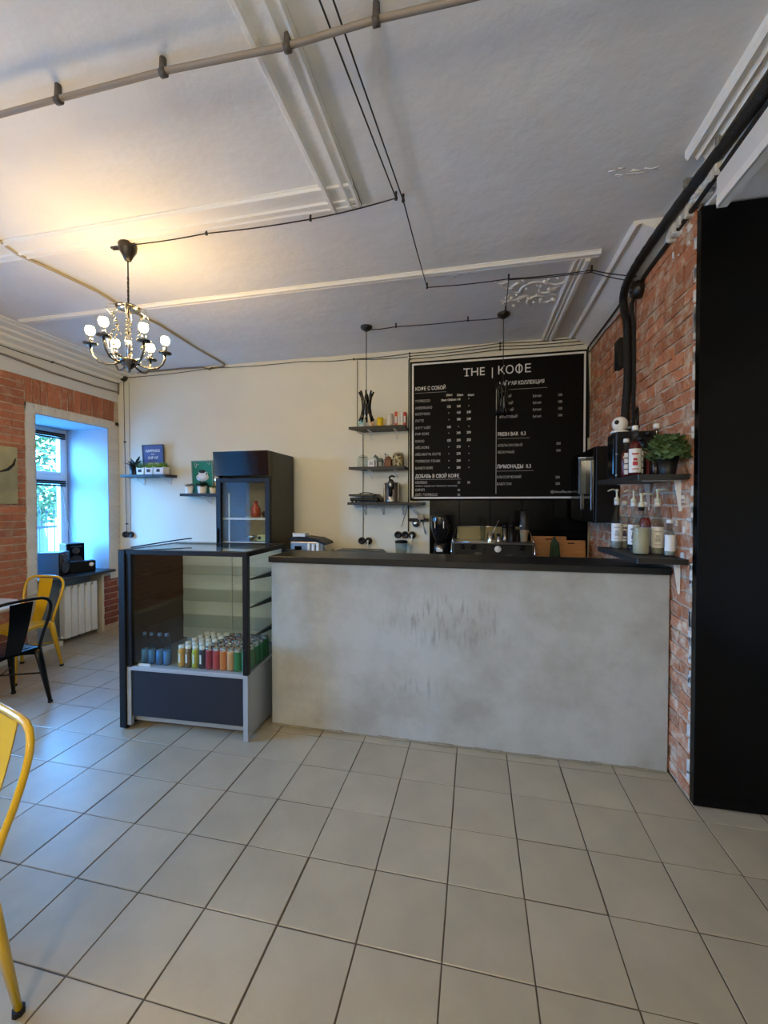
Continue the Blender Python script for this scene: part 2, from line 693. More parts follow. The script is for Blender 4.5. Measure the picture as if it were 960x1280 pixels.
# right wall: brick
wr = MB()
wr.box(XR + 0.001, 2.10, 1.052, 3.1, -0.1, 3.3)
wall_right = struct(wr.build('wall_right', M['mortar']))
br = brick_meshes('brick', M['brick_right'], 0.238, 0.064, 0.026, 6, .006)
brh = brick_meshes('brick', M['brick_right'], 0.112, 0.064, 0.026, 4, .006)
bxr = XR + 0.0075
cnt = 0
for c in range(41):
    z = 0.045 + c * CH
    if z > 3.03:
        break
    y0 = 1.056
    y = y0
    k = 0
    while y < 3.02:
        half = (c % 2 == 0 and k == 0)
        L = 0.122 if half else 0.247
        if y + L > 3.05:
            L = 0.122
            half = True
        if z < 1.02 and y > 1.30:
            break
        put('brick', random.choice(brh if half else br), wall_right, (bxr + random.uniform(-.004, .003), y + L / 2, z), (random.uniform(-.012, .012), random.uniform(-.02, .02), random.uniform(-.015, .015)))
        cnt += 1
        y += L
        k += 1
# plaster remains clinging to the end of the brick wall
rp = MB()
for k in range(46):
    z = random.uniform(0.05, 3.1)
    s = random.uniform(.010, .026)
    rp.box(XR - .012, XR + .012, 1.052, 1.052 + s, z, z + random.uniform(.02, .10), bev=.004)
for k in range(16):
    yy = random.uniform(1.06, 1.3)
    zz = random.uniform(2.9, 3.1) if k % 2 else random.uniform(1.2, 1.6)
    rp.box(XR - .013, XR + .01, yy, yy + random.uniform(.01, .04), zz, zz + random.uniform(.01, .05), bev=.004)
rp.build('plaster_remains', M['rough_plaster'], wall_right, kind='stuff')
# plaster band above the bricks and the header above the opening beside it
up_ = MB()
up_.box(XR - .006, XR + .01, 1.30, YB, 3.05, ZC)
up_.build('upper_plaster', M['rough_plaster'], wall_right)
hd = MB()
hd.box(XR - .02, 1.832, FRONT, .85, 2.915, ZC - .001)
hd.build('opening_header', M['wall_white'], wall_right)
MB().box(XR - .028, XR - .012, FRONT, 0.84, 2.915, 2.955, bev=.004).build('header_edge', M['moulding'], wall_right)
# rough torn plaster at the head of the black panel
tr_ = MB()
for k in range(60):
    a = random.uniform(0, 1)
    yy = 0.80 + .50 * a
    tr_.box(XR - .035 + random.uniform(-.015, .02), XR + .02, yy, yy + random.uniform(.02, .06), (3.03 if yy > 1.03 else 3.045) + random.uniform(0, .10), 3.2, bev=.006)
tr_.build('torn_plaster', M['rough_plaster'], wall_right, kind='stuff')
# side room behind the opening (seen only as soffit)
sr = MB()
sr.box(3.5, 3.6, FRONT - .4, 1.2, -0.1, 3.3)
struct(sr.build('wall_side_room', M['wall_white']))
struct(MB().box(2.11, 3.6, 1.06, 1.2, -0.1, 3.3).build('wall_side_rear', M['wall_white']))
# front wall behind the viewer
struct(MB().box(-4.42, 3.6, FRONT - .4, FRONT, -0.1, 3.3).build('wall_front', M['wall_white']))

# ------------------------------------------------------------------ ceiling
ce = MB()
ce.box(-4.42, 1.83, FRONT - .4, 3.4, ZC, ZC + .12)
ce.box(1.833, 3.6, FRONT - .4, 1.05, 3.04, ZC + .12)
ceiling = struct(ce.build('ceiling', M['ceiling']))


def ridge_profile(a, b, d, ridges):
    """closed profile (u, z) between a and b hanging d below the ceiling with raised ridges"""
    pts = [(a, ZC + .002), (a, ZC - d * .5)]
    for r, wdt, h in ridges:
        pts += [(r - wdt, ZC - d * .55), (r - wdt * .5, ZC - d * .55 - h), (r + wdt * .5, ZC - d * .55 - h), (r + wdt, ZC - d * .55)]
    pts += [(b, ZC - d * .5), (b, ZC + .002)]
    return pts


t1 = MB().prism(ridge_profile(-.095, .088, .022, [(-.070, .016, .020), (.026, .012, .014), (.074, .012, .016)]), FRONT, .86, 'y')
struct(t1.build('trim_1', M['moulding']))
t2 = MB().prism(ridge_profile(.675, .86, .016, [(.695, .014, .012), (.80, .012, .010), (.846, .01, .010)]), -3.35, .088, 'x')
struct(t2.build('trim_2', M['moulding']))
t3 = MB().prism(ridge_profile(1.575, 1.66, .016, [(1.60, .02, .014), (1.642, .012, .008)]), -3.3, 1.50, 'x')
struct(t3.build('trim_3', M['moulding']))
t4 = MB().prism(ridge_profile(1.345, 1.462, .020, [(1.362, .010, .012), (1.398, .010, .012), (1.435, .022, .024)]), 1.64, 3.04, 'y')
struct(t4.build('trim_4', M['moulding']))
t5 = MB().prism([(1.66, ZC + .002), (1.66, ZC - .03), (1.672, ZC - .045), (1.684, ZC - .03), (1.70, ZC - .03), (1.712, ZC - .05), (1.725, ZC - .03), (1.735, ZC - .035), (1.748, ZC - .055), (1.765, ZC - .04), (1.765, ZC + .002)], FRONT, .855, 'y')
struct(t5.build('trim_5', M['moulding']))
t6 = MB().prism([(1.605, ZC + .002), (1.605, ZC - .022), (1.618, ZC - .034), (1.632, ZC - .022), (1.65, ZC - .020), (1.76, ZC - .085), (1.80, ZC - .10), (1.806, ZC - .10), (1.806, ZC + .002)], 1.33, 3.045, 'y')
struct(t6.build('trim_6', M['moulding']))
# stepped cornice of the left wall
t7 = MB().prism([(XL, ZC + .002), (XL, 3.07), (XL + .03, 3.07), (XL + .05, 3.10), (XL + .12, 3.12), (XL + .13, 3.14), (XL + .20, 3.15), (XL + .21, 3.168), (XL + .30, 3.175), (XL + .31, 3.185), (XL + .36, 3.19), (XL + .36, ZC + .002)], FRONT, 3.045, 'y')
struct(t7.build('trim_7', M['moulding']))
# remains of a leaf ornament on the ceiling
orn = MB()
random.seed(3)


def curl(cx, cy, r, a0, a1, th):
    pts, rr = [], []
    for k in range(9):
        u = k / 8
        a = a0 + (a1 - a0) * u
        q = r * (1 - .55 * u)
        pts.append((cx + q * math.cos(a), cy + q * math.sin(a), ZC - .004))
        rr.append(th * (1 - .6 * u))
    orn.tube(pts, rr, 6, flat=(1, .8))


for cx, cy, r, a0, a1, th in ((1.16, 1.98, .13, 2.6, 5.4, .014), (1.22, 2.02, .08, 0, 3.2, .012), (1.05, 1.98, .10, 4.4, 1.5, .013), (1.28, 1.88, .11, .4, 3.4, .014),
                              (1.20, 2.18, .10, 2.2, 5.6, .014), (1.27, 2.20, .06, 3.6, .6, .012), (1.00, 2.08, .09, .2, 3.6, .012), (.95, 1.88, .08, 1.0, 4.4, .011),
                              (.88, 1.82, .07, 0, 3, .010), (1.33, 2.05, .09, 1.6, 4.8, .012), (1.09, 2.14, .06, 3, 6.4, .011), (.93, 2.13, .05, 0, 3.1, .010), (1.10, 1.85, .06, 2, 5, .010)):
    curl(cx, cy, r, a0, a1, th)
for k in range(26):
    orn.sphere((random.uniform(.92, 1.34), random.uniform(1.84, 2.26), ZC - .002), random.uniform(.008, .018), 6)
orn.build('plaster_ornament', M['moulding'], ceiling)
# blisters and torn edges of old plaster
bl_ = MB()
for cx, cy, n, sp in ((1.47, .93, 14, .045), (.60, 1.67, 10, .05), (.02, 1.64, 8, .05)):
    for k in range(n):
        x, y = cx + random.gauss(0, sp * 1.6), cy + random.gauss(0, sp * .35)
        bl_.tube([(x, y, ZC - .001), (x + random.uniform(.02, .07), y + random.uniform(-.015, .02), ZC - .003)], [random.uniform(.002, .005), .001], 5, flat=(1.6, .6))
bl_.build('blistered_plaster', M['ceiling'], ceiling, kind='stuff')

# ------------------------------------------------------------------ windows
def make_window(n, plane, u0, u1, z0, z1, pos, zsplit, side=1):
    """plane 'x': window lies in plane x=pos; u is y"""
    root = bpy.data.objects.new('window_%d' % n, None)
    COL.objects.link(root)
    root['kind'] = 'structure'

    def B(mb, ua, ub, za, zb, da, db, bev=.004):
        if plane == 'x':
            mb.box(pos + da, pos + db, ua, ub, za, zb, bev=bev)
        else:
            mb.box(ua, ub, pos + da, pos + db, za, zb, bev=bev)
    f = MB()
    B(f, u0, u0 + .06, z0, z1, -.03, .04)
    B(f, u1 - .06, u1, z0, z1, -.03, .04)
    B(f, u0 + .06, u1 - .06, z0, z0 + .07, -.03, .04)
    B(f, u0 + .06, u1 - .06, z1 - .06, z1, -.03, .04)
    B(f, u0 + .06, u1 - .06, zsplit - .035, zsplit + .035, -.03, .04)
    f.build('window_frame', M['white_gloss'], root)
    for za, zb in ((z0 + .07, zsplit - .035), (zsplit + .035, z1 - .06)):
        s_ = MB()
        B(s_, u0 + .06, u0 + .10, za, zb, -.015, .05)
        B(s_, u1 - .10, u1 - .06, za, zb, -.015, .05)
        B(s_, u0 + .10, u1 - .10, za, za + .04, -.015, .05)
        B(s_, u0 + .10, u1 - .10, zb - .04, zb, -.015, .05)
        sa = s_.build('sash', M['white_gloss'], root)
        g = MB()
        B(g, u0 + .09, u1 - .09, za + .03, zb - .03, 0, .004, 0)
        g.build('pane', M['glass'], sa)
    return root


win1 = make_window(1, 'x', WY0 + .01, WY1 - .012, WZ0 + .02, WZ1 - .012, -4.36, 1.87)
# rolled black slat blinds at the head of both sashes
for zz in (2.40, 1.82):
    b = MB()
    for k in range(3):
        b.box(-4.315, -4.285, 2.09, 2.84, zz - .026 * k, zz - .026 * k + .018, bev=.003)
    b.build('rolled_blind', M['black_satin'], win1)
MB().tube([(-4.30, 2.80, 1.80), (-4.28, 2.83, 1.4), (-4.22, 2.86, 1.1), (-4.20, 2.87, .76)], .004, 6).build('blind_cord', M['cable_grey'], win1)
make_window(2, 'x', V2A + .01, V2B - .012, WZ0 + .02, WZ1 - .012, -4.36, 1.87)
struct(MB().box(-4.33, -3.60, V2A + .015, V2B - .015, .722, .752, bev=.006).build('trim_9', M['black_top']))
sill = MB().box(-4.33, -3.60, 2.035, 2.885, .722, .752, bev=.006).build('window_sill', M['black_top'])
tag(sill, 'black wooden sill board under the window', 'window sill')

# ------------------------------------------------------------------ outside the window
outside = MB().box(-16, -4.45, -4, 12, -.5, -.42).build('ground_outside', colmat('street_paving', (150, 150, 145), .9, var=.1))
struct(outside)
h = thing('street_building', 'pale yellow house across the street beyond the window', 'building', (-17, 9.5, -.42))
MB().box(-1, 1, -4.0, 3.6, 0, 3.6).build('facade', colmat('house_plaster', (226, 216, 188), .9), h)
for yy in (-2.6, -.6, 1.6):
    for zz in (1.2,):
        MB().box(.99, 1.06, yy - .5, yy + .5, zz, zz + 1.6, bev=.02).build('window_frame', colmat('pale_frame', (235, 235, 230), .6), h)
        MB().box(1.05, 1.07, yy - .4, yy + .4, zz + .1, zz + 1.5).build('pane', colmat('dark_pane', (70, 80, 90), .1), h)
fe = thing('iron_fence', 'thin upright iron bars of a street fence outside the window', 'fence', (-6.6, 3.6, -.42))
fm = MB()
fm.box(-.012, .012, -2.2, 2.6, .25, .29)
fm.box(-.012, .012, -2.2, 2.6, 1.55, 1.59)
fm.build('rail', M['black_satin'], fe)
bar = MB().cyl((0, 0, 0), (0, 0, 1.8), .009, n=6).lathe([(0, 1.80), (.02, 1.84), (0, 1.92)], 6, cap=False).mesh('bar')
bar.materials.append(M['black_satin'])
for k in range(36):
    put('bar', bar, fe, (0, -2.15 + k * .13, 0))
tr = thing('street_tree', 'green leafy tree standing outside behind the iron fence', 'tree', (-8.3, 5.55, -.42))
MB().tube([(0, 0, 0), (.05, .05, 1.2), (-.05, 0, 2.0), (0, .05, 2.8)], [.16, .12, .10, .05], 8).build('trunk', colmat('bark', (84, 72, 60), .9), tr)
random.seed(5)
lf = MB()
for k in range(2600):
    a, b, r = random.uniform(0, 2 * PI), random.uniform(-1, 1), random.uniform(.5, 1) ** .5
    q = math.sqrt(1 - b * b)
    c = Vector((.8 * r * q * math.cos(a), .75 * r * q * math.sin(a), 2.75 + 1.25 * r * b))
    d1 = Vector((random.uniform(-1, 1), random.uniform(-1, 1), random.uniform(-.6, .6))).normalized() * .07
    d2 = Vector((random.uniform(-1, 1), random.uniform(-1, 1), random.uniform(-1, 1))).normalized() * .045
    lf.quad(c - d1, c + d2, c + d1, c - d2)
lf.build('foliage', colmat('tree_leaf', (74, 84, 34), .7, var=.4, vscale=3), tr, kind='stuff')

# ------------------------------------------------------------------ black panel at the right
pn = thing('black_panel', 'tall glossy black panel standing at the end of the brick wall', 'panel', (1.80, 1.0, 0), 0)
MB().box(0, .86, 0, .045, .006, 3.03, bev=.003).build('board', M['black_panel'], pn)
MB().box(.865, 1.70, 0, .045, .006, 3.03, bev=.003).build('board', M['black_panel'], pn)

# ------------------------------------------------------------------ bar counter
bc = thing('bar_counter', 'long bar with grey plastered front in the middle of the room', 'counter', (-.684, 1.276, 0))
ct = MB().box(0, 2.478, 0, .12, 0.0, 1.144, bev=.004)
ct.box(0, .10, .12, .55, 0, 1.144, bev=.004)
ct.build('plastered_front', M['counter'], bc)
MB().box(-.012, 2.478, -.024, .36, 1.144, 1.186, bev=.004).build('worktop', M['black_top'], bc, label='black bar top board')
# worn edge bead of cement along the foot
ft = MB()
random.seed(11)
x = 0.0
while x < 2.45:
    l = random.uniform(.05, .16)
    ft.box(x, min(x + l, 2.46), -random.uniform(.006, .016), .01, 0, random.uniform(.006, .014), bev=.003)
    x += l
ft.build('foot_bead', colmat('dusty_cement', (140, 132, 114), .95, var=.2, vscale=20), bc)
# back work counter behind the bar
wc_ = thing('back_counter', 'low work counter against the back wall behind the bar', 'counter', (-1.2, 2.40, 0))
MB().box(0, 2.98, 0, .64, .90, .94, bev=.004).build('worktop', M['black_top'], wc_)
MB().box(0, 2.98, .05, .63, 0.08, .90).build('carcass', M['black_satin'], wc_)
for k in range(5):
    d = MB().box(.01 + k * .594, .585 + k * .594, .03, .05, .10, .88, bev=.003).build('door', M['black_satin'], wc_)
    MB().box(.27 + k * .594, .33 + k * .594, .0, .03, .80, .815, bev=.003).build('handle', M['steel'], d)
# black splash back of large tiles
sp = struct(MB().box(.235, 1.79, 3.035, 3.05, .94, 1.60).build('trim_8', M['black_panel']))
for k in range(5):
    for z0 in (.945, 1.275):
        MB().box(.238 + k * .311, .545 + k * .311, 3.024, 3.036, z0, z0 + .325, bev=.003).build('tile', M['black_panel'], sp)

# ------------------------------------------------------------------ display case
dc = thing('display_case', 'low refrigerated glass display case with black frame left of the bar', 'display case', (-1.652, 1.0, 0), math.radians(2.2))
W, D, H = .925, .62, 1.235
MB().box(-.02, .03, -.012, D + .03, .012, H, bev=.003).build('side_panel', M['black_satin'], dc, label='solid black left side panel')
for xx, yy in ((.0, .03), (.0, D - .03)):
    MB().cyl((xx, yy, 0), (xx, yy, .014), .018, n=10).build('foot', M['rubber'], dc)
MB().box(.03, .07, 0.0, .05, .43, H - .03, bev=.002).build('front_post', M['black_satin'], dc)
MB().box(W - .035, W, 0, .035, .43, H - .03, bev=.002).build('front_post', M['black_satin'], dc)
MB().box(W - .03, W, D - .03, D, .43, H - .03, bev=.002).build('rear_post', M['black_satin'], dc)
fr = MB()
fr.box(.03, W, -.005, .035, H - .03, H, bev=.002).box(.03, W, D - .04, D, H - .03, H, bev=.002)
fr.box(W - .035, W + .003, .035, D - .04, H - .03, H, bev=.002)
fr.build('top_frame', M['black_satin'], dc)
MB().box(.03, W - .03, .03, D - .03, H - .008, H - .002).build('top_pane', M['glass'], dc)
MB().box(.066, W - .033, .012, .018, .45, H - .03).build('front_pane', M['glass'], dc)
MB().box(W - .012, W - .006, .035, D - .03, .45, H - .03).build('side_pane', M['glass'], dc)
for k, x0 in enumerate((.032, .46)):
    MB().box(x0, x0 + .44, D - .028 + k * .012, D - .018 + k * .012, .45, H - .035, bev=.002).build('sliding_door', M['frost'], dc)
fb = MB()
fb.box(.03, W, 0, .03, .41, .437, bev=.002)
fb.box(.03, .06, 0, .03, .03, .41, bev=.002)
fb.box(W - .035, W, 0, .03, 0.0, .41, bev=.002)
fb.box(.03, W - .03, .055, .075, .04, .095, bev=.002)
fb.build('lower_frame', M['grey_metal'], dc)
MB().box(.06, W - .035, .008, .022, .095, .41, bev=.002).build('front_panel', M['navy_panel'], dc)
MB().box(W - .018, W, .03, D, .02, .437, bev=.002).build('side_panel', M['grey_metal'], dc, label='grey lower right side panel')
MB().box(.03, W - .018, .03, D, .405, .437, bev=.002).build('deck', M['grey_metal'], dc)
MB().box(.03, W - .02, D - .02, D, .03, .41).build('rear_panel', M['black_satin'], dc)
MB().box(.10, W - .08, .12, D - .05, .05, .405).build('compressor_box', M['black_matt'], dc)
for z, y0 in ((.645, .26), (.855, .20), (1.045, .20)):
    s = MB().box(.035, W - .045, y0, D - .05, z, z + .007).build('glass_shelf', M['shelf_glass'], dc)
    for xx in (.04, W - .04):
        MB().prism([(D - .04, z - .05), (D - .04, z - .002), (y0 - .09, z - .002), (y0 - .09, z - .008)], xx - .008, xx + .008, 'x').build('bracket', M['black_satin'], s)
MB().box(.10, .19, .024, .028, .437, .452).build('price_rail', M['paper'], dc)
# raised rear lid
lid = MB()
lid.box(.02, .40, D - .10, D - .02, H + .002, H + .008)
lid.build('raised_lid', M['shelf_glass'], dc)
MB().tube([(.02, .06, H + .010), (.10, .40, H + .03), (.13, .52, H + .035), (.16, .53, H + .036)], .005, 6).build('lid_strut', M['black_satin'], dc)

# drinks in the case
RC = Matrix.Rotation(math.radians(2.2), 4, 'Z')


def in_case(x, y, z):
    v = RC @ Vector((x, y, 0))
    return (-1.652 + v.x, 1.0 + v.y, z)


def can_proto(label, m, group):
    t = thing('drink_can', label, 'can', (0, 0, 0), 0, group)
    MB().lathe([(.019, 0), (.024, .005), (.0245, .012), (.0245, .124), (.0235, .131)], 14).build('body', m, t)
    MB().lathe([(.0235, .131), (.0215, .140), (.0225, .1425), (.0222, .147), (.020, .1462), (.019, .144), (0, .1445)], 14, cap=False).build('lid', M['chrome'], t)
    return t


def juice_proto(label, m, group):
    t = thing('juice_bottle', label, 'bottle', (0, 0, 0), 0, group)
    MB().lathe([(.020, 0), (.0245, .006), (.0245, .10), (.022, .118), (.017, .130)], 14).build('body', m, t)
    MB().lathe([(.0185, .128), (.0195, .130), (.0195, .147), (.017, .149), (0, .149)], 14).build('cap', M['white_plastic'], t)
    MB().box(-.006, .006, -.0252, -.023, .035, .095).build('label', M['paper'], t)
    return t


kinds = [('amber', (196, 150, 66), 'j'), ('brown', (112, 82, 52), 'j'), ('yellow-green', (176, 176, 58), 'j'), ('navy', (34, 36, 60), 'j'),
         ('dark red', (150, 34, 52), 'c'), ('rose red', (178, 60, 66), 'c'), ('orange', (206, 118, 56), 'c'), ('peach', (208, 156, 112), 'c'),
         ('bright green', (26, 118, 66), 'c'), ('mint green', (50, 128, 88), 'c')]
rows = ['front row', 'second row', 'third row', 'fourth row', 'rearmost row']
first_of = {}
for c, (cn, rgb, kd) in enumerate(kinds):
    cm = colmat('drink_' + cn, rgb, .35, .15, rgb2=tuple(min(255, int(v * .6 + 70)) for v in rgb), thr=(.55, .7), vscale=30)
    for r in range(5):
        if kd == 'j':
            lab = '%s juice bottle with white cap, %s of the case' % (cn, rows[r])
        else:
            lab = '%s slim drink can with silver lid, %s of the case' % (cn, rows[r])
        pos = in_case(.405 + c * .0525, .062 + r * .072 - (.0 if c < 4 else .004), .4375)
        if r == 0:
            o = (juice_proto if kd == 'j' else can_proto)(lab, cm, 'juice bottles in the display case' if kd == 'j' else 'drink cans in the display case')
            first_of[c] = o
            o.location = pos
        else:
            o = dup(first_of[c], pos, 0, lab)
wm = glass_mat('water_blue_plastic', tint=(.55, .72, .88), ior=1.35, refl=.9)
wp = None
for k, (x, nm) in enumerate(((.11, 'leftmost'), (.165, 'second from left'), (.228, 'third from left'), (.283, 'nearest to the juices'))):
    lab = 'tall clear blue water bottle in the display case, %s' % nm
    pos = in_case(x, .075, .4375)
    if wp is None:
        wp = thing('water_bottle', lab, 'bottle', pos, 0, 'water bottles in the display case')
        MB().lathe([(.022, 0), (.027, .006), (.027, .05), (.024, .085), (.027, .11), (.027, .135), (.014, .185), (.012, .20)], 16).build('body', wm, wp)
        MB().lathe([(.0235, .004), (.0235, .10)], 14).build('water', colmat('blue_label', (120, 165, 205), .3), wp)
        MB().lathe([(.014, .196), (.0145, .215), (0, .216)], 12).build('cap', colmat('blue_cap', (60, 84, 120), .4), wp)
    else:
        dup(wp, pos, 0, lab)

# ------------------------------------------------------------------ tall glass-door cooler
co = thing('drinks_cooler', 'tall black glass-door cooler standing against the back wall', 'refrigerator', (-1.92, 2.45, 0))
cw, cd, chh = .61, .56, 2.085
cb = MB()
cb.box(0, .02, .04, cd, .05, chh - .02, bev=.002).box(cw - .02, cw, .04, cd, .05, chh - .02, bev=.002)
cb.box(.02, cw - .02, cd - .02, cd, .05, chh - .02).box(.02, cw - .02, .04, cd - .02, .05, .60).box(.0, cw, .04, cd, chh - .03, chh, bev=.002)
cb.box(.02, cw - .02, .10, cd - .02, 1.84, chh - .03)
cb.build('cabinet', colmat('cooler_side', (40, 37, 32), .4), co)
MB().prism([(-.02, 1.84), (.05, 1.825), (.05, chh), (-.045, chh - .002)], .0, cw, 'x').build('header_panel', M['black_gloss'], co)
ln = MB()
ln.box(.022, .028, .08, cd - .022, .62, 1.83).box(cw - .028, cw - .022, .08, cd - .022, .62, 1.83).box(.028, cw - .028, cd - .03, cd - .022, .62, 1.83)
ln.build('liner', colmat('cooler_liner', (168, 164, 146), .4), co)
dr = MB()
dr.box(0, .055, 0, .036, .10, 1.815, bev=.003).box(cw - .055, cw, 0, .036, .10, 1.815, bev=.003)
dr.box(.055, cw - .055, 0, .036, 1.77, 1.815, bev=.003).box(.055, cw - .055, 0, .036, .10, .70, bev=.003)
dr = dr.build('door', M['black_satin'], co)
MB().box(.053, cw - .053, .014, .02, .69, 1.775).build('pane', M['glass'], dr)
MB().box(.015, .03, -.02, 0, .9, 1.3, bev=.004).build('handle', M['black_gloss'], dr)
MB().box(-.006, .012, -.012, .002, 1.79, 1.81, bev=.003).build('hinge', M['chrome'], dr)
for z in (.86, 1.135, 1.385):
    s = MB()
    s.box(.03, cw - .03, .06, .065, z, z + .022)
    for k in range(22):
        s.box(.035 + k * .025, .038 + k * .025, .065, cd - .04, z, z + .004)
    s.box(.03, cw - .03, cd - .045, cd - .04, z, z + .022)
    s.build('wire_shelf', colmat('shelf_wire', (205, 200, 180), .4), co)
MB().box(.10, .115, .07, .078, .66, 1.66).build('shelf_rail', colmat('shelf_wire', (205, 200, 180), .4), co)
cg = MB()
for k in range(3):
    cg.box(.42 + k * .045, .44 + k * .045, cd - .034, cd - .029, 1.68, 1.70)
cg.build('vent', M['black_matt'], co)
j = thing('sauce_bottle', 'orange-red sauce bottle on the middle shelf of the tall cooler', 'bottle', (-1.56, 2.62, 1.408))
MB().lathe([(.04, 0), (.05, .02), (.05, .09), (.02, .14), (.02, .15)], 14).build('body', colmat('red_sauce', (170, 60, 34), .3), j)
MB().lathe([(.022, .15), (.022, .175), (0, .176)], 12).build('cap', colmat('red_cap', (150, 40, 30), .4), j)
j = thing('steel_tray', 'small dark metal tray beside the sauce bottle in the cooler', 'tray', (-1.43, 2.64, 1.408))
MB().lathe([(.05, 0), (.07, .05), (.072, .052), (.066, .05), (.048, .006), (0, .006)], 16, cap=False).build('bowl', M['nickel'], j)
MB().lathe([(.07, .055), (.03, .07), (0, .072)], 16).build('lid', M['nickel'], j)
j = thing('glass_bowl', 'small steel bowl on the lower shelf of the cooler', 'bowl', (-1.60, 2.60, 1.158))
MB().lathe([(.025, 0), (.055, .05), (.058, .05), (.05, .04), (.02, .006), (0, .006)], 16, cap=False).build('bowl', M['chrome'], j)
MB().lathe([(.056, .051), (.02, .065), (0, .066)], 16).build('lid', M['chrome'], j)
j = thing('food_carton', 'pale green carton lying on the lower shelf of the cooler', 'carton', (-1.44, 2.58, 1.158), .15)
MB().box(-.07, .07, -.04, .04, 0, .07, bev=.008).build('box', colmat('pale_green_card', (188, 190, 132), .6), j)
MB().lathe([(.018, 0), (.018, .004)], 12, mtx=Matrix.Translation((-.04, -.04, .04)) @ Matrix.Rotation(PI / 2, 4, 'X')).build('round_seal', M['black_matt'], j)

# ------------------------------------------------------------------ wall shelves at the back
def bracket(mb, x, y0, y1, z, drop=.09, w_=.010):
    """thin angled bracket below a shelf whose rear edge is at y1"""
    mb.box(x - w_, x + w_, y0, y1, z - .005, z - .0005)
    mb.box(x - w_, x + w_, y1 - .006, y1, z - drop, z - .005)
    mb.tube([(x, y0 + .03, z - .006), (x, y1 - .006, z - drop + .012)], .0035, 5)


def wall_shelf(name, label, x0, x1, yf, z0, z1, brs, matr=None, group=None, drop=.09, bm_=None, cut=0.0):
    t = thing(name, label, 'shelf', ((x0 + x1) / 2, YB, z0), 0, group)
    hw = (x1 - x0) / 2
    MB().prism([(-hw, yf - YB), (hw, yf - YB), (hw, -.001), (-hw + cut, -.001)], 0, z1 - z0, 'z').build('board', matr or M['black_wood'], t)
    for b in brs:
        m_ = MB()
        bracket(m_, b - (x0 + x1) / 2, yf - YB + .04, -.001, 0, drop)
        m_.build('bracket', bm_ or M['white_plastic'], t)
    return t


wall_shelf('wall_shelf', 'long black shelf with the purple poster and white planters near the window', -3.48, -2.86, 2.84, 1.872, 1.902, (-3.33, -2.95))
wall_shelf('wall_shelf', 'short black shelf under the green coffee cup poster beside the cooler', -2.66, -1.96, 2.84, 1.640, 1.672, (-2.40,))
wall_shelf('wall_shelf', 'top black shelf of three beside the menu board, with colourful mugs', -.60, .0, 2.83, 2.335, 2.362, (-.40, -.12), cut=.10)
wall_shelf('wall_shelf', 'middle black shelf of three beside the menu board, with glass jars', -.60, .0, 2.83, 1.912, 1.940, (-.40, -.12), cut=.10)
wall_shelf('wall_shelf', 'lowest black shelf of three beside the menu board, with the citrus juicer', -.615, .19, 2.83, 1.540, 1.568, (-.47, -.27, -.05), bm_=M['grey_metal'], drop=.11)


def pot(mb, r0, r1, h, n=18):
    return mb.lathe([(r0, 0), (r1, h), (r1 * .88, h), (r1 * .86, h - .012), (0, h - .012)], n, cap=False)


def leaf_blob(n, R, H, z0, size, seed, up_=.5, droop=0.0, wf_=.45):
    random.seed(seed)
    m_ = MB()
    for k in range(n):
        a = random.uniform(0, 2 * PI)
        e = random.uniform(0, 1)
        rr = R * random.uniform(.35, 1) * math.cos(e * 1.2)
        zz = z0 + H * (.15 + .85 * math.sin(e * 1.4)) * random.uniform(.6, 1)
        c = Vector((rr * math.cos(a), rr * math.sin(a), zz))
        d = Vector((math.cos(a), math.sin(a), up_ + random.uniform(-.5, .5) - droop)).normalized()
        s_ = Vector((-math.sin(a), math.cos(a), random.uniform(-.4, .4))).normalized()
        L_ = size * random.uniform(.7, 1.2)
        nn = d.cross(s_) * .15 * L_
        p = [c, c + d * L_ * .45 + s_ * L_ * wf_, c + d * L_, c + d * L_ * .45 - s_ * L_ * wf_]
        mid = c + d * L_ * .5 + nn
        m_.bm.faces.new([m_.bm.verts.new(q) for q in (p[0], p[1], mid)])
        m_.bm.faces.new([m_.bm.verts.new(q) for q in (p[1], p[2], mid)])
        m_.bm.faces.new([m_.bm.verts.new(q) for q in (p[2], p[3], mid)])
        m_.bm.faces.new([m_.bm.verts.new(q) for q in (p[3], p[0], mid)])
    return m_


def grass(n, rx, ry, h, z0, seed):
    random.seed(seed)
    m_ = MB()
    for k in range(n):
        x, y = random.uniform(-rx, rx), random.uniform(-ry, ry)
        dx, dy = x * .5 + random.uniform(-.012, .012), y * .5 + random.uniform(-.012, .012)
        hh = h * random.uniform(.6, 1.1)
        w_ = .0028
        a = random.uniform(0, PI)
        cx_, cy_ = math.cos(a) * w_, math.sin(a) * w_
        m_.bm.faces.new([m_.bm.verts.new(q) for q in ((x - cx_, y - cy_, z0), (x + cx_, y + cy_, z0), (x + dx, y + dy, z0 + hh))])
    return m_


# dark leafed plant on the first shelf
t = thing('potted_plant', 'dark long-leafed plant in a black pot at the left end of the shelf', 'plant', (-3.355, 2.92, 1.902))
pot(MB(), .042, .056, .115).build('pot', M['black_satin'], t)
MB().lathe([(.047, .098), (0, .10)], 14, cap=False).build('soil', M['soil'], t)
m_ = MB()
random.seed(21)
for k in range(26):
    a = random.uniform(0, 2 * PI)
    L_ = random.uniform(.10, .19)
    el = random.uniform(.25, 1.2)
    d = Vector((math.cos(a) * math.cos(el), math.sin(a) * math.cos(el) * .7, math.sin(el)))
    s_ = Vector((-math.sin(a), math.cos(a), 0)) * .018
    b_ = Vector((0, 0, .10))
    m1, m2 = b_ + d * L_ * .55, b_ + d * L_ + Vector((0, 0, -.02))
    m_.quad(b_, m1 + s_, m2, m1 - s_)
m_.build('leaves', M['leaf_dark'], t)
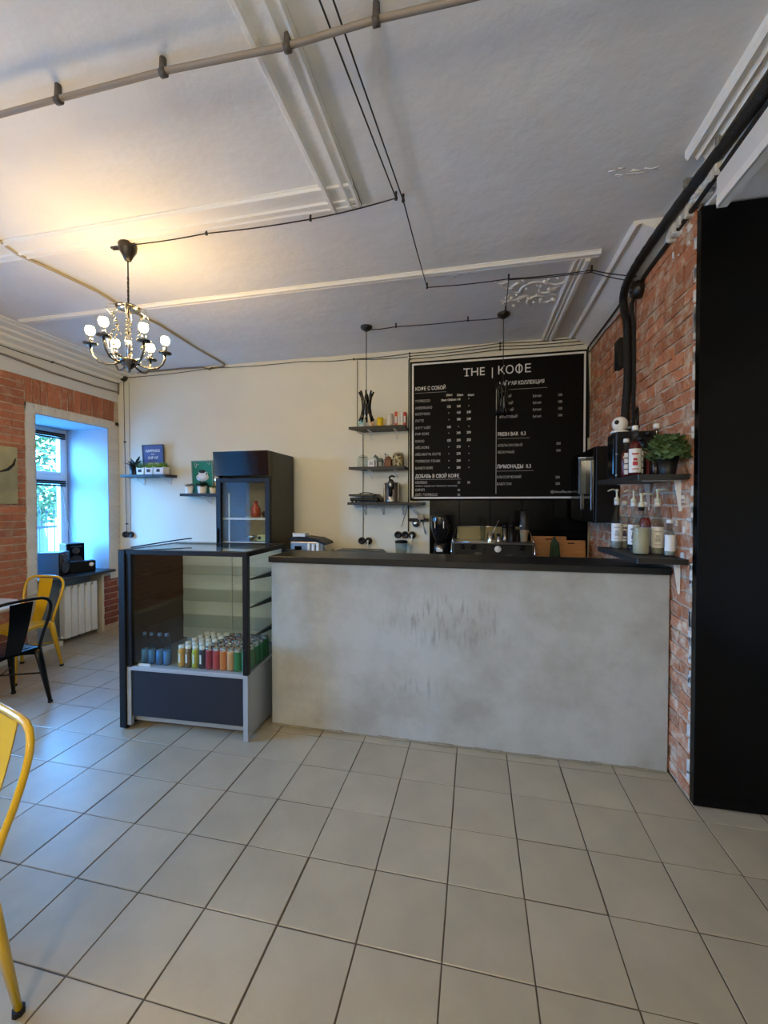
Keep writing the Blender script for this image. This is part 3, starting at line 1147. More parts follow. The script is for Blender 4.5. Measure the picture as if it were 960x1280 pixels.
# three white planters with grass
names = [('left', -3.21), ('middle', -3.09), ('right', -2.955)]
for k, (nm, x) in enumerate(names):
    t = thing('square_planter', '%s one of three white square planters with green grass' % nm, 'planter', (x, 2.90, 1.902), 0, 'white grass planters')
    wd = .054 if k < 2 else .07
    MB().prism([(-wd * .86, 0), (wd * .86, 0), (wd, .088), (wd - .006, .088), (wd - .008, .078), (-wd + .008, .078), (-wd + .006, .088), (-wd, .088)], -.05, .05, 'y').build('pot', M['white_gloss'], t)
    MB().box(-.024, .020, -.0535, -.0505, .028, .062).build('plate', M['black_matt'], t, label='small black name plate')
    grass(260, wd * .85, .042, .075, .076, 40 + k).build('grass', M['leaf_light'] if k else M['leaf'], t)


def poster(name, label, x, y, z, w_, h, tilt, face, frame):
    t = thing(name, label, 'poster', (x, y, z))
    t.rotation_euler = (-tilt, 0, 0)
    f = MB()
    f.box(-w_ / 2, w_ / 2, -.008, .008, 0, .012).box(-w_ / 2, w_ / 2, -.008, .008, h - .012, h)
    f.box(-w_ / 2, -w_ / 2 + .012, -.008, .008, .012, h - .012).box(w_ / 2 - .012, w_ / 2, -.008, .008, .012, h - .012)
    f.build('frame', frame, t)
    MB().box(-w_ / 2 + .012, w_ / 2 - .012, -.003, .006, .012, h - .012).build('print', face, t)
    return t


FONT_CACHE = {}


def text_mesh(parent, name, entries, material, rot=(PI / 2, 0, 0), ext=.0006, label=None):
    """entries: (text, x, y, z, size, xscale, align, weight) in the parent's local frame; joined into one mesh"""
    bm = bmesh.new()
    for e in entries:
        txt, x, y, z, size, xs, al, wt = e
        cu = bpy.data.curves.new('txt', 'FONT')
        cu.body = txt
        cu.size = size
        cu.align_x = al
        cu.extrude = ext
        cu.offset = wt
        cu.resolution_u = 2
        ob = bpy.data.objects.new('txt', cu)
        COL.objects.link(ob)
        dg = bpy.context.evaluated_depsgraph_get()
        me = bpy.data.meshes.new_from_object(ob.evaluated_get(dg))
        me.transform(Matrix.Translation((x, y, z)) @ Matrix.Rotation(rot[2], 4, 'Z') @ Matrix.Rotation(rot[0], 4, 'X') @ Matrix.Diagonal((xs, 1, 1, 1)))
        bm.from_mesh(me)
        bpy.data.meshes.remove(me)
        bpy.data.objects.remove(ob)
        bpy.data.curves.remove(cu)
    me = bpy.data.meshes.new(name)
    bm.to_mesh(me)
    bm.free()
    me.materials.append(material)
    o = bpy.data.objects.new(name, me)
    COL.objects.link(o)
    o.parent = parent
    if label:
        o['label'] = label
    o['kind'] = 'stuff'
    return o


# purple poster
t = poster('framed_poster', 'small framed purple poster with white lettering behind the planters', -3.16, 3.02, 1.903, .30, .375, math.radians(-3.5), colmat('purple_print', (74, 84, 138), .6), colmat('dark_frame', (60, 62, 78), .5))
text_mesh(t, 'lettering', [('HAPPINESS', 0, -.0045, .285, .045, .95, 'CENTER', .001), ('IS A', 0, -.0045, .25, .026, 1, 'CENTER', .0005), ('CUP OF', 0, -.0045, .20, .046, .9, 'CENTER', .001)], M['white_print'])
m_ = MB()
for x in (-.045, .04):
    m_.prism([(x - .03, .085), (x + .03, .085), (x + .036, .155), (x - .036, .155)], -.0052, -.003, 'y')
    m_.tube([(x + .03, -.004, .10), (x + .052, -.004, .12), (x + .032, -.004, .145)], .004, 5)
m_.build('cup_print', M['white_print'], t)
# green poster with coffee cup
t = poster('framed_poster', 'framed green poster with a white coffee cup on the short shelf', -2.475, 3.02, 1.673, .285, .395, math.radians(-3.5), colmat('green_print', (22, 122, 92), .6), colmat('grey_green_frame', (110, 138, 124), .5))
m_ = MB()
m_.lathe([(0, 0), (.085, 0), (.085, .0015), (0, .0015)], 24, cap=False, mtx=Matrix.Translation((.0, -.0045, .195)) @ Matrix.Rotation(PI / 2, 4, 'X') @ Matrix.Diagonal((1, .55, 1, 1)))
m_.prism([(-.030, .185), (.030, .185), (.046, .225), (.050, .265), (-.050, .265), (-.046, .225)], -.0068, -.004, 'y')
m_.tube([(.046, -.006, .258), (.07, -.006, .25), (.07, -.006, .225), (.042, -.006, .21)], .004, 6)
m_.build('cup_print', M['white_print'], t)
m_ = MB()
m_.lathe([(0, 0), (.045, 0), (.045, .002), (0, .002)], 20, cap=False, mtx=Matrix.Translation((0, -.0065, .264)) @ Matrix.Rotation(PI / 2, 4, 'X') @ Matrix.Diagonal((1, .42, 1, 1)))
m_.build('coffee_print', M['black_matt'], t)
m_ = MB()
m_.tube([(-.10, -.0045, .33), (-.09, -.0045, .37), (-.07, -.0045, .35), (-.085, -.0045, .31)], .003, 5)
m_.tube([(-.09, -.0045, .31), (-.07, -.0045, .345), (-.04, -.0045, .355)], .0025, 5)
m_.tube([(.07, -.0045, .365), (.10, -.0045, .345), (.105, -.0045, .37)], .003, 5)
m_.build('leaf_print', M['white_print'], t)
# three small pots
for k, (x, r, h, mm, lm, lab) in enumerate(((-2.59, .046, .086, 'white_gloss', 'leaf_pale', 'white pot with pale dry sprigs, leftmost on the short shelf'),
                                             (-2.42, .054, .086, 'white_gloss', 'leaf_dark', 'white pot with a dark leafy plant, middle of the short shelf'),
                                             (-2.275, .042, .070, 'cream_pot', 'leaf', 'small cream pot with a tiny plant next to the tall cooler'))):
    colmat('leaf_pale', (150, 156, 140), .7)
    colmat('cream_pot', (222, 210, 176), .4)
    t = thing('potted_plant', lab, 'plant', (x, 2.92, 1.672))
    pot(MB(), r * .8, r, h).build('pot', M[mm], t)
    leaf_blob((50, 90, 40)[k], (.05, .075, .045)[k], (.05, .06, .035)[k], h - .02, (.03, .035, .025)[k], 60 + k).build('leaves', M[lm], t)
t = thing('pepper_shaker', 'tiny cream shaker at the right end of the short shelf', 'shaker', (-2.17, 2.93, 1.672))
MB().lathe([(.018, 0), (.022, .03), (.015, .055), (0, .06)], 12).build('body', M['cream_pot'], t)
MB().lathe([(.015, .055), (.012, .066), (0, .067)], 12).build('cap', M['steel'], t)

# top shelf of three: mugs
def mug(name, label, x, y, z, r, h, m, hand=1, group=None):
    t = thing(name, label, 'mug', (x, y, z), 0, group)
    MB().lathe([(r * .9, 0), (r, .006), (r, h), (r - .004, h), (r - .005, .008), (0, .008)], 18, cap=False).build('body', m, t)
    MB().tube([(hand * r * .95, 0, h * .82), (hand * (r + .022), 0, h * .75), (hand * (r + .024), 0, h * .4), (hand * r * .95, 0, h * .25)], .004, 6).build('handle', m, t)
    return t


zz = 2.362
mug('mug', 'white and teal glass mug, leftmost on the top shelf', -.475, 2.92, zz, .036, .10, colmat('teal_mug', (120, 178, 182), .3, rgb2=(215, 215, 205), thr=(.4, .6), vscale=12), -1)
mug('mug', 'white patterned mug between the teal and the yellow mugs', -.365, 2.90, zz, .033, .085, colmat('patterned_mug', (226, 206, 170), .3, rgb2=(206, 150, 90), thr=(.5, .6), vscale=45), -1)
mug('mug', 'bright yellow mug on the top shelf below the pendant lamp', -.275, 2.90, zz, .036, .095, colmat('yellow_mug', (232, 200, 30), .3), 1)
mug('mug', 'tall white mug with dark round print on the top shelf', -.175, 2.93, zz, .036, .135, colmat('print_mug', (222, 220, 214), .3, rgb2=(120, 110, 108), thr=(.56, .62), vscale=22), 1)
for k, (x, c, nm) in enumerate(((-.105, (206, 84, 60), 'red'), (-.075, (226, 210, 180), 'cream'), (-.045, (230, 226, 216), 'white'), (-.012, (196, 60, 56), 'crimson'))):
    t = thing('tea_tin', '%s upright tea packet in the row at the right end of the top shelf' % nm, 'packet', (x, 2.93, zz), .06, 'tea packets on the top shelf')
    MB().box(-.0135, .0135, -.045, .045, 0, .15 - .008 * (k % 2), bev=.002).build('box', colmat('tea_' + nm, c, .5), t)
    MB().box(-.010, .010, -.0462, -.0445, .03, .10).build('label', M['paper'], t)
# middle shelf: jars
zz = 1.940


def jar(label, x, y, z, r, h, fill=None, lidm='white_plastic', knob=True, fh=.6):
    t = thing('glass_jar', label, 'jar', (x, y, z))
    MB().lathe([(r * .9, 0), (r, .01), (r, h * .82), (r * .8, h)], 18, cap=True).build('body', M['jar_glass'], t)
    l = MB().lathe([(r * .84, h), (r * .86, h + .008), (r * .5, h + .018), (0, h + .02)], 18)
    if knob:
        l.sphere((0, 0, h + .028), .011, 10)
    l.build('lid', M[lidm], t)
    if fill:
        MB().lathe([(r * .86, .006), (r * .93, .012), (r * .93, h * fh), (0, h * fh + .01)], 16).build('contents', M[fill], t)
    return t


jar('empty glass jar with dome lid, leftmost on the middle shelf', -.47, 2.93, zz, .06, .11, None, 'jar_glass')
colmat('beans', (110, 74, 40), .6, rgb2=(214, 196, 150), thr=(.46, .54), vscale=42)
jar('wide jar of patterned coffee beans at the right end of the middle shelf', -.085, 2.93, zz, .062, .135, 'beans', 'cream_pot', True, .9)
t = thing('sugar_box', 'white square card holder beside the empty glass jar', 'holder', (-.365, 2.90, zz))
MB().box(-.035, .035, -.03, .03, 0, .075, bev=.003).build('body', M['white_plastic'], t)
MB().box(-.02, .02, -.0315, -.0298, .02, .055).build('label', M['grey_print'], t)
t = thing('horse_figurine', 'dark grey horse figurine on the middle shelf', 'figurine', (-.305, 2.93, zz))
m_ = MB()
m_.tube([(-.045, 0, .105), (-.03, 0, .125), (-.012, 0, .10), (.01, 0, .078), (.04, 0, .076), (.055, 0, .066)], [.009, .014, .017, .02, .02, .010], 8)
for x in (-.004, .044):
    for y in (-.011, .011):
        m_.tube([(x, y, .07), (x + .002, y, .035), (x, y, 0)], [.009, .006, .006], 6)
m_.tube([(.052, 0, .07), (.068, 0, .045), (.066, 0, .02)], [.006, .006, .003], 6)
m_.build('body', colmat('figurine_grey', (92, 104, 96), .5), t)
t = thing('coffee_mill', 'small brown wooden coffee mill on the middle shelf', 'coffee mill', (-.190, 2.92, zz))
m_ = MB()
m_.box(-.042, .042, -.042, .042, 0, .012, bev=.002).box(-.035, .035, -.035, .035, .012, .07, bev=.003).box(-.04, .04, -.04, .04, .07, .08, bev=.002)
m_.build('body', colmat('brown_wood', (112, 66, 34), .5, var=.2, vscale=30), t)
MB().lathe([(.034, .08), (.03, .10), (.012, .112), (0, .114)], 16).build('hopper', colmat('brass_brown', (128, 84, 44), .4, .4), t)
MB().tube([(0, 0, .11), (0, 0, .124), (-.03, -.01, .126)], .003, 6).sphere((-.032, -.01, .134), .008, 8).build('crank', M['black_satin'], t)
MB().lathe([(.012, 0), (.012, .012), (.007, .018)], 10, mtx=Matrix.Translation((-.24, YB, 2.055)) @ Matrix.Rotation(PI / 2, 4, 'X')).build('picture_nail', M['bakelite'], None)
tag(bpy.data.objects['picture_nail'], 'tiny dark knob on the wall above the coffee mill', 'nail')
# lowest shelf: sandwich press and juicer
zz = 1.568
t = thing('contact_grill', 'flat black contact grill at the left end of the lowest shelf', 'grill', (-.435, 2.92, zz))
MB().box(-.15, .16, -.10, .10, .012, .048, bev=.008).build('base', M['black_satin'], t)
MB().box(-.165, .12, -.10, .10, .062, .086, bev=.008).build('lid', colmat('grill_lid', (64, 62, 58), .3), t)
MB().prism([(.10, .05), (.185, .012), (.185, .03), (.14, .085), (.10, .09)], -.07, .07, 'y').build('hinge_cover', M['black_satin'], t)
MB().tube([(-.04, -.102, .088), (.0, -.115, .10), (.06, -.115, .098), (.10, -.10, .088)], .005, 6).build('handle', M['black_satin'], t)
for x in (-.13, .14):
    for y in (-.07, .07):
        MB().cyl((x, y, 0), (x, y, .013), .012, n=8).build('foot', M['rubber'], t)
t = thing('citrus_press', 'steel lever citrus press with black handle on the lowest shelf', 'juicer', (-.150, 2.92, zz))
MB().lathe([(.075, 0), (.08, .01), (.07, .03), (.066, .16), (.07, .20), (.074, .205), (.06, .20), (0, .19)], 20).build('body', colmat('juicer_steel', (150, 150, 148), .3, .85), t)
MB().box(-.085, -.065, -.03, .03, .0, .20, bev=.006).build('side_rail', M['nickel'], t)
MB().box(.064, .084, -.03, .03, .0, .20, bev=.006).build('side_rail', M['nickel'], t)
MB().lathe([(.03, .13), (.036, .17), (.034, .21), (.018, .235), (0, .24)], 14, c=(0, -.05, 0)).build('head', M['nickel'], t)
MB().tube([(-.012, -.05, .23), (-.018, -.05, .262), (.01, -.06, .275), (.04, -.065, .262)], [.010, .011, .010, .009], 8).build('lever', M['black_satin'], t)
MB().lathe([(.02, .06), (.024, .10), (.02, .14), (0, .142)], 12, c=(0, -.085, 0)).build('spout', M['black_satin'], t)

# thin vertical wires on the back wall, two socket groups
def socket(name, label, x, z, n, cord=False, plug=None):
    t = thing(name, label, 'socket', (x, YB, z))
    for k in range(n):
        cx_ = (k - (n - 1) / 2) * .078
        mt = Matrix.Translation((cx_, 0, 0)) @ Matrix.Rotation(PI / 2, 4, 'X')
        MB().lathe([(.040, .001), (.040, .014), (.036, .032), (.026, .036), (.024, .028), (0, .028)], 20, mtx=mt).build('outlet', M['bakelite'], t)
    if plug is not None:
        cx_ = (plug - (n - 1) / 2) * .078
        MB().tube([(cx_, -.03, 0), (cx_, -.06, 0), (cx_ + .004, -.066, -.02), (cx_ + .006, -.062, -.17)], [.014, .012, .006, .004], 8).build('plug', M['white_plastic'], t)
    return t


def tocket_z(z):
    return z


socket('wall_socket', 'double black socket on the left of the back wall above the display case', -3.565, 1.165, 2)
socket('wall_socket', 'double black socket with white plug under the shelves', -.475, 1.143, 2, plug=1)
socket('wall_socket', 'triple black socket with white plug beside the grinder', -.03, 1.215, 3, plug=2)

def wire(name, label, pts, r=.004, m='wire', knobs=(), krad=.010, n=6, kaxis='z', cat='cable'):
    t = thing(name, label, cat, pts[0])
    o = Vector(pts[0])
    P = [Vector(p) - o for p in pts]
    MB().tube(P, r, n).build('cord', M[m], t)
    for kx in knobs:
        c = Vector(kx) - o
        if kaxis == 'z':
            MB().lathe([(krad, -.008), (krad, .004), (krad * .6, .008), (krad * .8, ZC - kx[2])], 8, c=c).build('insulator', M['bakelite'], t)
        elif kaxis == 'y':
            MB().lathe([(krad, -.008), (krad, .006), (krad * .7, .012), (krad * .7, YB - kx[1])], 8, mtx=Matrix.Translation(c) @ Matrix.Rotation(-PI / 2, 4, 'X')).build('insulator', M['bakelite'], t)
        else:
            MB().lathe([(krad, -.008), (krad, .006), (krad * .7, .012), (krad * .7, kx[0] - XL)], 8, mtx=Matrix.Translation(c) @ Matrix.Rotation(-PI / 2, 4, 'Y')).build('insulator', M['bakelite'], t)
    return t


def sag(p, q, n=5, s=.006):
    p, q = Vector(p), Vector(q)
    return [tuple(p + (q - p) * (k / n) + Vector((0, 0, -s * math.sin(PI * k / n)))) for k in range(n + 1)]


def path(nodes, s=.006, n=5):
    out = []
    for a, b in zip(nodes[:-1], nodes[1:]):
        seg = sag(a, b, n, s)
        out += seg if not out else seg[1:]
    return out


yw = YB - .022
wire('twisted_cable', 'twisted black wire running down to the left double socket', path([(-3.60, yw, 3.10), (-3.595, yw, 2.35), (-3.58, yw, 1.20)], 0), .0035, knobs=[(-3.595, yw, 2.33), (-3.58, yw, 1.30)], kaxis='y')
wire('wall_cable', 'pale cable beside the twisted wire left of the shelf', path([(-3.54, YB - .004, 3.08), (-3.54, YB - .004, 1.22)], 0), .003, 'cable_grey')
t = thing('junction_box', 'round dark junction box high on the back wall in the left corner', 'junction box', (-3.60, YB, 3.135))
MB().lathe([(.045, .001), (.047, .02), (.042, .045), (0, .05)], 20, mtx=Matrix.Rotation(PI / 2, 4, 'X')).build('housing', M['bakelite'], t)
MB().cyl((0, -.02, -.04), (0, -.02, -.06), .008, n=8).build('nipple', M['bakelite'], t)
# horizontal wires on the back wall
zl = [(-3.55, yw, 3.13), (-2.35, yw, 3.165), (-1.2, yw, 3.16), (-.60, yw, 3.14), (.0, yw, 3.12)]
wire('twisted_cable', 'twisted wire running along the back wall from the round junction to the board', path(zl, .012), .0035, knobs=[zl[1], zl[3]], kaxis='y')
for k, (za, zb, lab) in enumerate(((3.155, 3.195, 'uppermost of three wires above the menu board'), (3.125, 3.165, 'middle one of three wires above the menu board'), (3.095, 3.133, 'lowest of three wires above the menu board'))):
    p = [(-.58, yw, 3.14), (.02, yw, za), (.95, yw, zb - .01), (1.74, yw, zb - .02)]
    wire('twisted_cable', 'twisted black ' + lab, path(p if k == 0 else p[1:], .008), .0035, knobs=[p[1], p[2]], kaxis='y')
wire('wall_cable', 'thin dark wire running down the back wall behind the shelves', path([(-.565, YB - .006, 3.13), (-.565, YB - .006, 2.34), (-.50, YB - .006, 2.32), (-.50, YB - .006, 1.18)], 0, 3), .0035, 'wire')
wire('wall_cable', 'black cable down the left edge of the menu board', path([(.010, YB - .008, 3.09), (.006, YB - .008, 1.25)], 0, 3), .006, 'wire')
wire('wall_cable', 'slanting black cord above the triple socket', path([(.0, YB - .01, 1.53), (-.07, YB - .02, 1.30)], 0, 3), .003, 'wire')
# cable of the left ceiling
P = [(-2.10, .2), (-2.17, .55), (-2.235, .80), (-2.19, 1.02), (-2.15, 1.30), (-2.165, 1.53), (-2.12, 1.93), (-2.16, 2.45), (-2.165, 2.88)]
wire('ceiling_cable', 'painted-over grey cable crossing the ceiling left of the chandelier', [(x, y, ZC - .012) for x, y in P] + [(-2.17, 3.0, ZC - .012), (-2.20, YB - .02, 3.18), (-2.30, YB - .012, 3.17), (-2.40, YB - .01, 3.165)], .010, 'cable_grey')
wire('wall_cable', 'dark flat cable along the top of the back wall', [(-2.38, YB - .012, 3.15), (-2.48, YB - .012, 3.185), (-2.75, YB - .012, 3.19), (-3.2, YB - .012, 3.185), (-3.64, YB - .012, 3.185), (-3.68, YB - .012, 3.16), (-3.69, YB - .014, 2.93)], .010, 'pipe')
wire('wall_cable', 'thick black cable along the top of the left wall', [(XL + .018, .6, 2.98), (XL + .02, 1.2, 2.96), (XL + .018, 1.75, 2.975), (XL + .02, 2.2, 2.945), (XL + .02, 2.7, 2.945), (XL + .02, 3.0, 2.955), (XL + .03, YB - .016, 2.96)], .011, 'pipe')
wire('twisted_cable', 'thin twisted wire above the thick cable on the left wall', path([(XL + .03, .6, 3.05), (XL + .03, 1.6, 3.055), (XL + .03, 2.2, 3.055), (XL + .03, 3.03, 3.06)], .01), .004, knobs=[(XL + .03, 2.2, 3.055)], kaxis='l')

# ------------------------------------------------------------------ menu board
mb = thing('menu_board', 'large black menu board with white lettering on the back wall', 'menu board', (.026, YB, 1.585))
BW, BH = 1.755, 1.475
MB().box(0, BW, -.026, -.001, 0, BH, bev=.002).build('panel', M['board'], mb)
fx0, fx1, fz0, fz1, ft_ = .020, BW - .020, .020, BH - .020, .018
f = MB()
f.box(fx0, fx1, -.0285, -.025, fz1 - ft_, fz1).box(fx0, fx0 + ft_, -.0285, -.025, fz0, fz1 - ft_)
f.box(fx1 - ft_, fx1, -.0285, -.025, .25, fz1 - ft_).box(fx0, fx1 - .10, -.0285, -.025, fz0, fz0 + ft_)
f.build('border_line', M['white_print'], mb)
Y = -.0262
FE = M['white_print']


def bpx(px, py):
    """board drawing grid (photo lettering grid) to the board's own plane"""
    # perspective of the flat board plane y = YB - .026
    d = Vector((px - 480, 640 - py, 517.8))
    v = Vector((d.x * rt.x + d.y * up.x + d.z * fw.x, d.x * rt.y + d.y * up.y + d.z * fw.y, d.x * rt.z + d.y * up.z + d.z * fw.z))
    k = (YB - .026 - CAMY) / v.y
    return CAMX + v.x * k - .026, CAMZ + v.z * k - 1.585


def E_(txt, px, py, size, xs=.8, al='LEFT', wt=0.0):
    x, z = bpx(px, py)
    return (txt, x, Y, z, size, xs, al, wt)


text_mesh(mb, 'title_lettering', [E_('THE', 579, 470.5, .118, 1.02, 'LEFT', 0), E_('|', 613.5, 469.5, .118, 1.0, 'LEFT', 0), E_('К', 621.5, 468, .118, 1.0, 'LEFT', 0), E_('О', 631.3, 467.3, .118, 1.0, 'LEFT', 0), E_('О', 643.4, 466.4, .118, .92, 'LEFT', 0), E_('Е', 655, 465.5, .118, 1.05, 'LEFT', 0)], FE)
m_ = MB()
x, z = bpx(579, 470.5)
m_.box(x + .014, x + .056, Y - .0008, Y, z - .001, z + .006).box(x + .004, x + .010, Y - .0008, Y, z + .066, z + .084)
x, z = bpx(649, 466)
m_.box(x - .005, x + .006, Y - .0008, Y, z - .006, z + .092)
m_.build('title_serif', FE, mb, kind='stuff')
heads = [E_('КОФЕ С СОБОЙ', 519, 488.5, .052, .80, 'LEFT', .0008), E_('ЧАЙНАЯ КОЛЛЕКЦИЯ', 624, 482, .052, .78, 'LEFT', .0008),
         E_('FRESH BAR  0.3', 622, 545, .052, .80, 'LEFT', .0008), E_('ЛИМОНАДЫ  0.3', 621, 585.5, .052, .80, 'LEFT', .0008),
         E_('ДОБАВЬ В СВОЙ КОФЕ', 519, 597.5, .052, .78, 'LEFT', .0008)]
text_mesh(mb, 'heading_lettering', heads, FE)
u = MB()
for a, b, yy in ((519, 558, 490.5), (624, 684, 484), (622, 662, 547), (621, 667, 588), (519, 576, 599)):
    x0, z0 = bpx(a, yy)
    x1, z1 = bpx(b, yy)
    z0 = (z0 + z1) / 2 if abs(a - 519) < 2 else z1
    u.box(x0, x1, Y - .0008, Y, z0 - .003, z0)
x, z0 = bpx(619.5, 617)
_, z1 = bpx(619.5, 480)
u.box(x, x + .006, Y - .0008, Y, z0, z1)
u.build('rules', M['grey_print'], mb)
SM, XS = .036, .78
G_ = M['grey_print']
rowz = []
items = [('ЭСПРЕССО', 502.5, '30мл 120', '60мл 140', '•'), ('АМЕРИКАНО', 511, '120', '160', '•'), ('КАПУЧИНО', 518.7, '•', '160', '240'), ('ЛАТТЕ', 527, '•', '180', '240'),
         ('ФЛЭТ УАЙТ', 536, '160', '•', '•'), ('РАФ КОФЕ', 543.5, '•', '240', '290'), ('КАКАО', 552.5, '150', '200', '250'), ('АЙС-КОФЕ', 560.5, '•', '270', '•'),
         ('АЙС-МАТЧА ЛАТТЕ', 569, '•', '270', '•'), ('ЭСПРЕССО ТОНИК', 577.5, '•', '240', '•'), ('БАМБЛ КОФЕ', 586, '•', '280', '•')]
ent, pr_ = [], []
for (nm, py, a, b, c) in items:
    _, zr = bpx(519, py + .8)
    x, _ = bpx(519, py)
    ent.append((nm, x, Y, zr, SM, XS, 'LEFT', .0006))
    for txt, px in ((a, 561), (b, 573.2), (c, 586)):
        x, _ = bpx(px, py)
        al = 'CENTER'
        if 'мл ' in txt:
            x -= .03
        pr_.append((txt, x, Y, zr, SM * (.86 if 'мл ' in txt else 1), XS, al, .0007))
for txt, px in (('200мл', 561.5), ('300мл', 575), ('400мл', 588.5)):
    x, zr = bpx(px, 495)
    pr_.append((txt, x, Y, zr, .032, .72, 'CENTER', .0006))
text_mesh(mb, 'coffee_list_lettering', ent, G_)
text_mesh(mb, 'price_lettering', pr_, FE)
text_mesh(mb, 'extras_lettering', [E_('МОЛОКО', 519, 604.8, SM, XS, wt=.0006), E_('50', 573.5, 604.6, SM, XS, 'CENTER', .0006), E_('80', 586, 604.5, SM, XS, 'CENTER', .0006),
                                   E_('овсяное / миндальное / банановое / кокосовое', 519, 608.4, .022, .88, wt=.0003),
                                   E_('СИРОП', 519, 614, SM, XS, wt=.0006), E_('40', 573.5, 614, SM, XS, 'CENTER', .0006),
                                   E_('ДОП. ЭСПРЕССО', 519, 620, SM, XS, wt=.0006), E_('50', 573.5, 620, SM, XS, 'CENTER', .0006)], G_)
tea = []
for nm, py in (('ЧЕРНЫЙ', 497.5), ('ЗЕЛЕНЫЙ', 506), ('КРАСНЫЙ', 514.5), ('ФРУКТОВЫЙ', 523)):
    tea += [E_(nm, 624, py, SM, XS, wt=.0005), E_('0,4 мл', 666, py - 1, SM, XS, wt=.0009), E_('100', 700, py - 2.5, SM, XS, 'CENTER', .0005)]
text_mesh(mb, 'tea_lettering', tea, G_)
text_mesh(mb, 'juice_lettering', [E_('АПЕЛЬСИНОВЫЙ', 622, 558.5, SM, XS, wt=.0004), E_('300', 698, 555.8, SM, XS, 'CENTER', .0004), E_('ЯБЛОЧНЫЙ', 622, 567, SM, XS, wt=.0004), E_('300', 698, 564.5, SM, XS, 'CENTER', .0004)], G_)
text_mesh(mb, 'lemonade_lettering', [E_('КЛАССИЧЕСКИЙ', 621, 598, SM, XS, wt=.0004), E_('200', 697, 598, SM, XS, 'CENTER', .0004), E_('БАБЛ ГАМ', 621, 606.5, SM, XS, wt=.0004), E_('200', 697, 606, SM, XS, 'CENTER', .0004),
                                     E_('@thecoffee.msk', 688, 616, .034, .95, wt=.0006)], G_)

# knife strip and hanging tools
t = thing('knife_strip', 'black magnetic strip on the wall between the shelves and the grinder', 'tool rack', (.12, YB, 1.378))
MB().box(-.105, .105, -.018, -.001, -.018, .018, bev=.003).build('bar', M['black_satin'], t)
t = thing('bar_strainer', 'steel bar strainer hanging from the black magnetic strip', 'strainer', (.09, YB - .03, 1.34))
MB().lathe([(.034, 0), (.038, .004), (.038, .008), (0, .008)], 18, mtx=Matrix.Rotation(PI / 2, 4, 'X')).build('disc', M['steel'], t)
MB().tube([(.01, 0, -.03), (.03, 0, .0), (.045, 0, .03), (.03, 0, .05)], .005, 6).build('handle', M['steel'], t)
t = thing('tongs', 'thin steel tongs hanging from the black magnetic strip', 'tongs', (.165, YB - .028, 1.37))
MB().tube([(0, 0, 0), (.015, 0, -.07), (.035, 0, -.14)], .004, 6).build('arm', M['steel'], t)
MB().tube([(0, -.008, 0), (.005, -.008, -.07), (.028, -.008, -.14)], .004, 6).build('arm', M['steel'], t)
t = thing('hanging_ladle', 'grey metal tongs hanging from the corner of the lowest shelf', 'utensil', (.03, YB - .05, 1.54))
MB().tube([(-.02, 0, .0), (.05, 0, -.08), (.10, 0, -.12)], .005, 6).tube([(.0, 0, .0), (.06, 0, -.06), (.11, 0, -.11)], .004, 6).build('arms', M['steel'], t)
MB().box(.08, .15, -.006, .006, -.16, -.10, bev=.004).build('head', M['nickel'], t)

# objects on the back work counter
zb = .94
t = thing('bread_toaster', 'steel and black countertop toaster with dark curved lid beside the cooler', 'toaster', (-.985, 2.72, zb))
MB().box(-.19, .19, -.11, .12, .01, .225, bev=.018, seg=2).build('body', M['steel'], t)
MB().prism([(-.20, .235), (-.18, .262), (-.05, .27), (.10, .255), (.20, .215), (.205, .19), (.10, .225), (-.05, .24), (-.19, .232)], -.12, .13, 'y').build('lid', M['black_satin'], t)
MB().box(-.13, -.055, -.113, -.109, .135, .175).build('display', M['black_gloss'], t)
for k in range(3):
    MB().box(.01 + k * .05, .045 + k * .05, -.128, -.11, .03, .205, bev=.006).build('cloth_strip', M['white_plastic'], t)
t = thing('receipt_box', 'small white box lying on the dark curved lid of the toaster', 'box', (-1.07, 2.66, zb + .2705))
MB().box(-.07, .07, -.05, .05, 0, .028, bev=.004).build('box', M['white_plastic'], t)
MB().box(-.072, .072, -.052, .052, .028, .036, bev=.002).build('lid', M['white_gloss'], t)
t = thing('cash_drawer', 'black receipt printer at the left end of the back counter next to the cooler', 'printer', (-1.10, 2.46, zb))
MB().box(-.09, .05, -.03, .12, 0, .14, bev=.008).build('body', M['black_matt'], t)
MB().box(-.05, .03, -.032, .10, .14, .148, bev=.002).build('cover', M['black_satin'], t)
t = thing('cutting_tray', 'dark tray leaning on the back counter below the double socket', 'tray', (-.46, 2.78, zb + .035))
MB().prism([(-.26, .065), (-.22, .10), (.22, .10), (.27, .062), (.24, .06), (-.24, .06)], -.12, .10, 'y').build('tray', colmat('dark_tray', (74, 74, 66), .4), t)
MB().box(-.20, .20, -.10, .08, -.035, .06, bev=.004).build('base', M['black_matt'], t)
t = thing('blender_jug', 'clear blender jug with black lid below the triple socket', 'jug', (-.05, 2.92, zb))
MB().lathe([(.045, .0), (.05, .01), (.066, .20), (.063, .20), (.046, .014), (0, .012)], 20, cap=False).build('jug', M['jar_glass'], t)
MB().lathe([(.068, .20), (.068, .222), (.03, .23), (0, .232)], 20).build('lid', M['black_satin'], t)
MB().tube([(.066, 0, .19), (.10, 0, .18), (.10, 0, .08), (.056, 0, .06)], .008, 8).build('handle', M['jar_glass'], t)

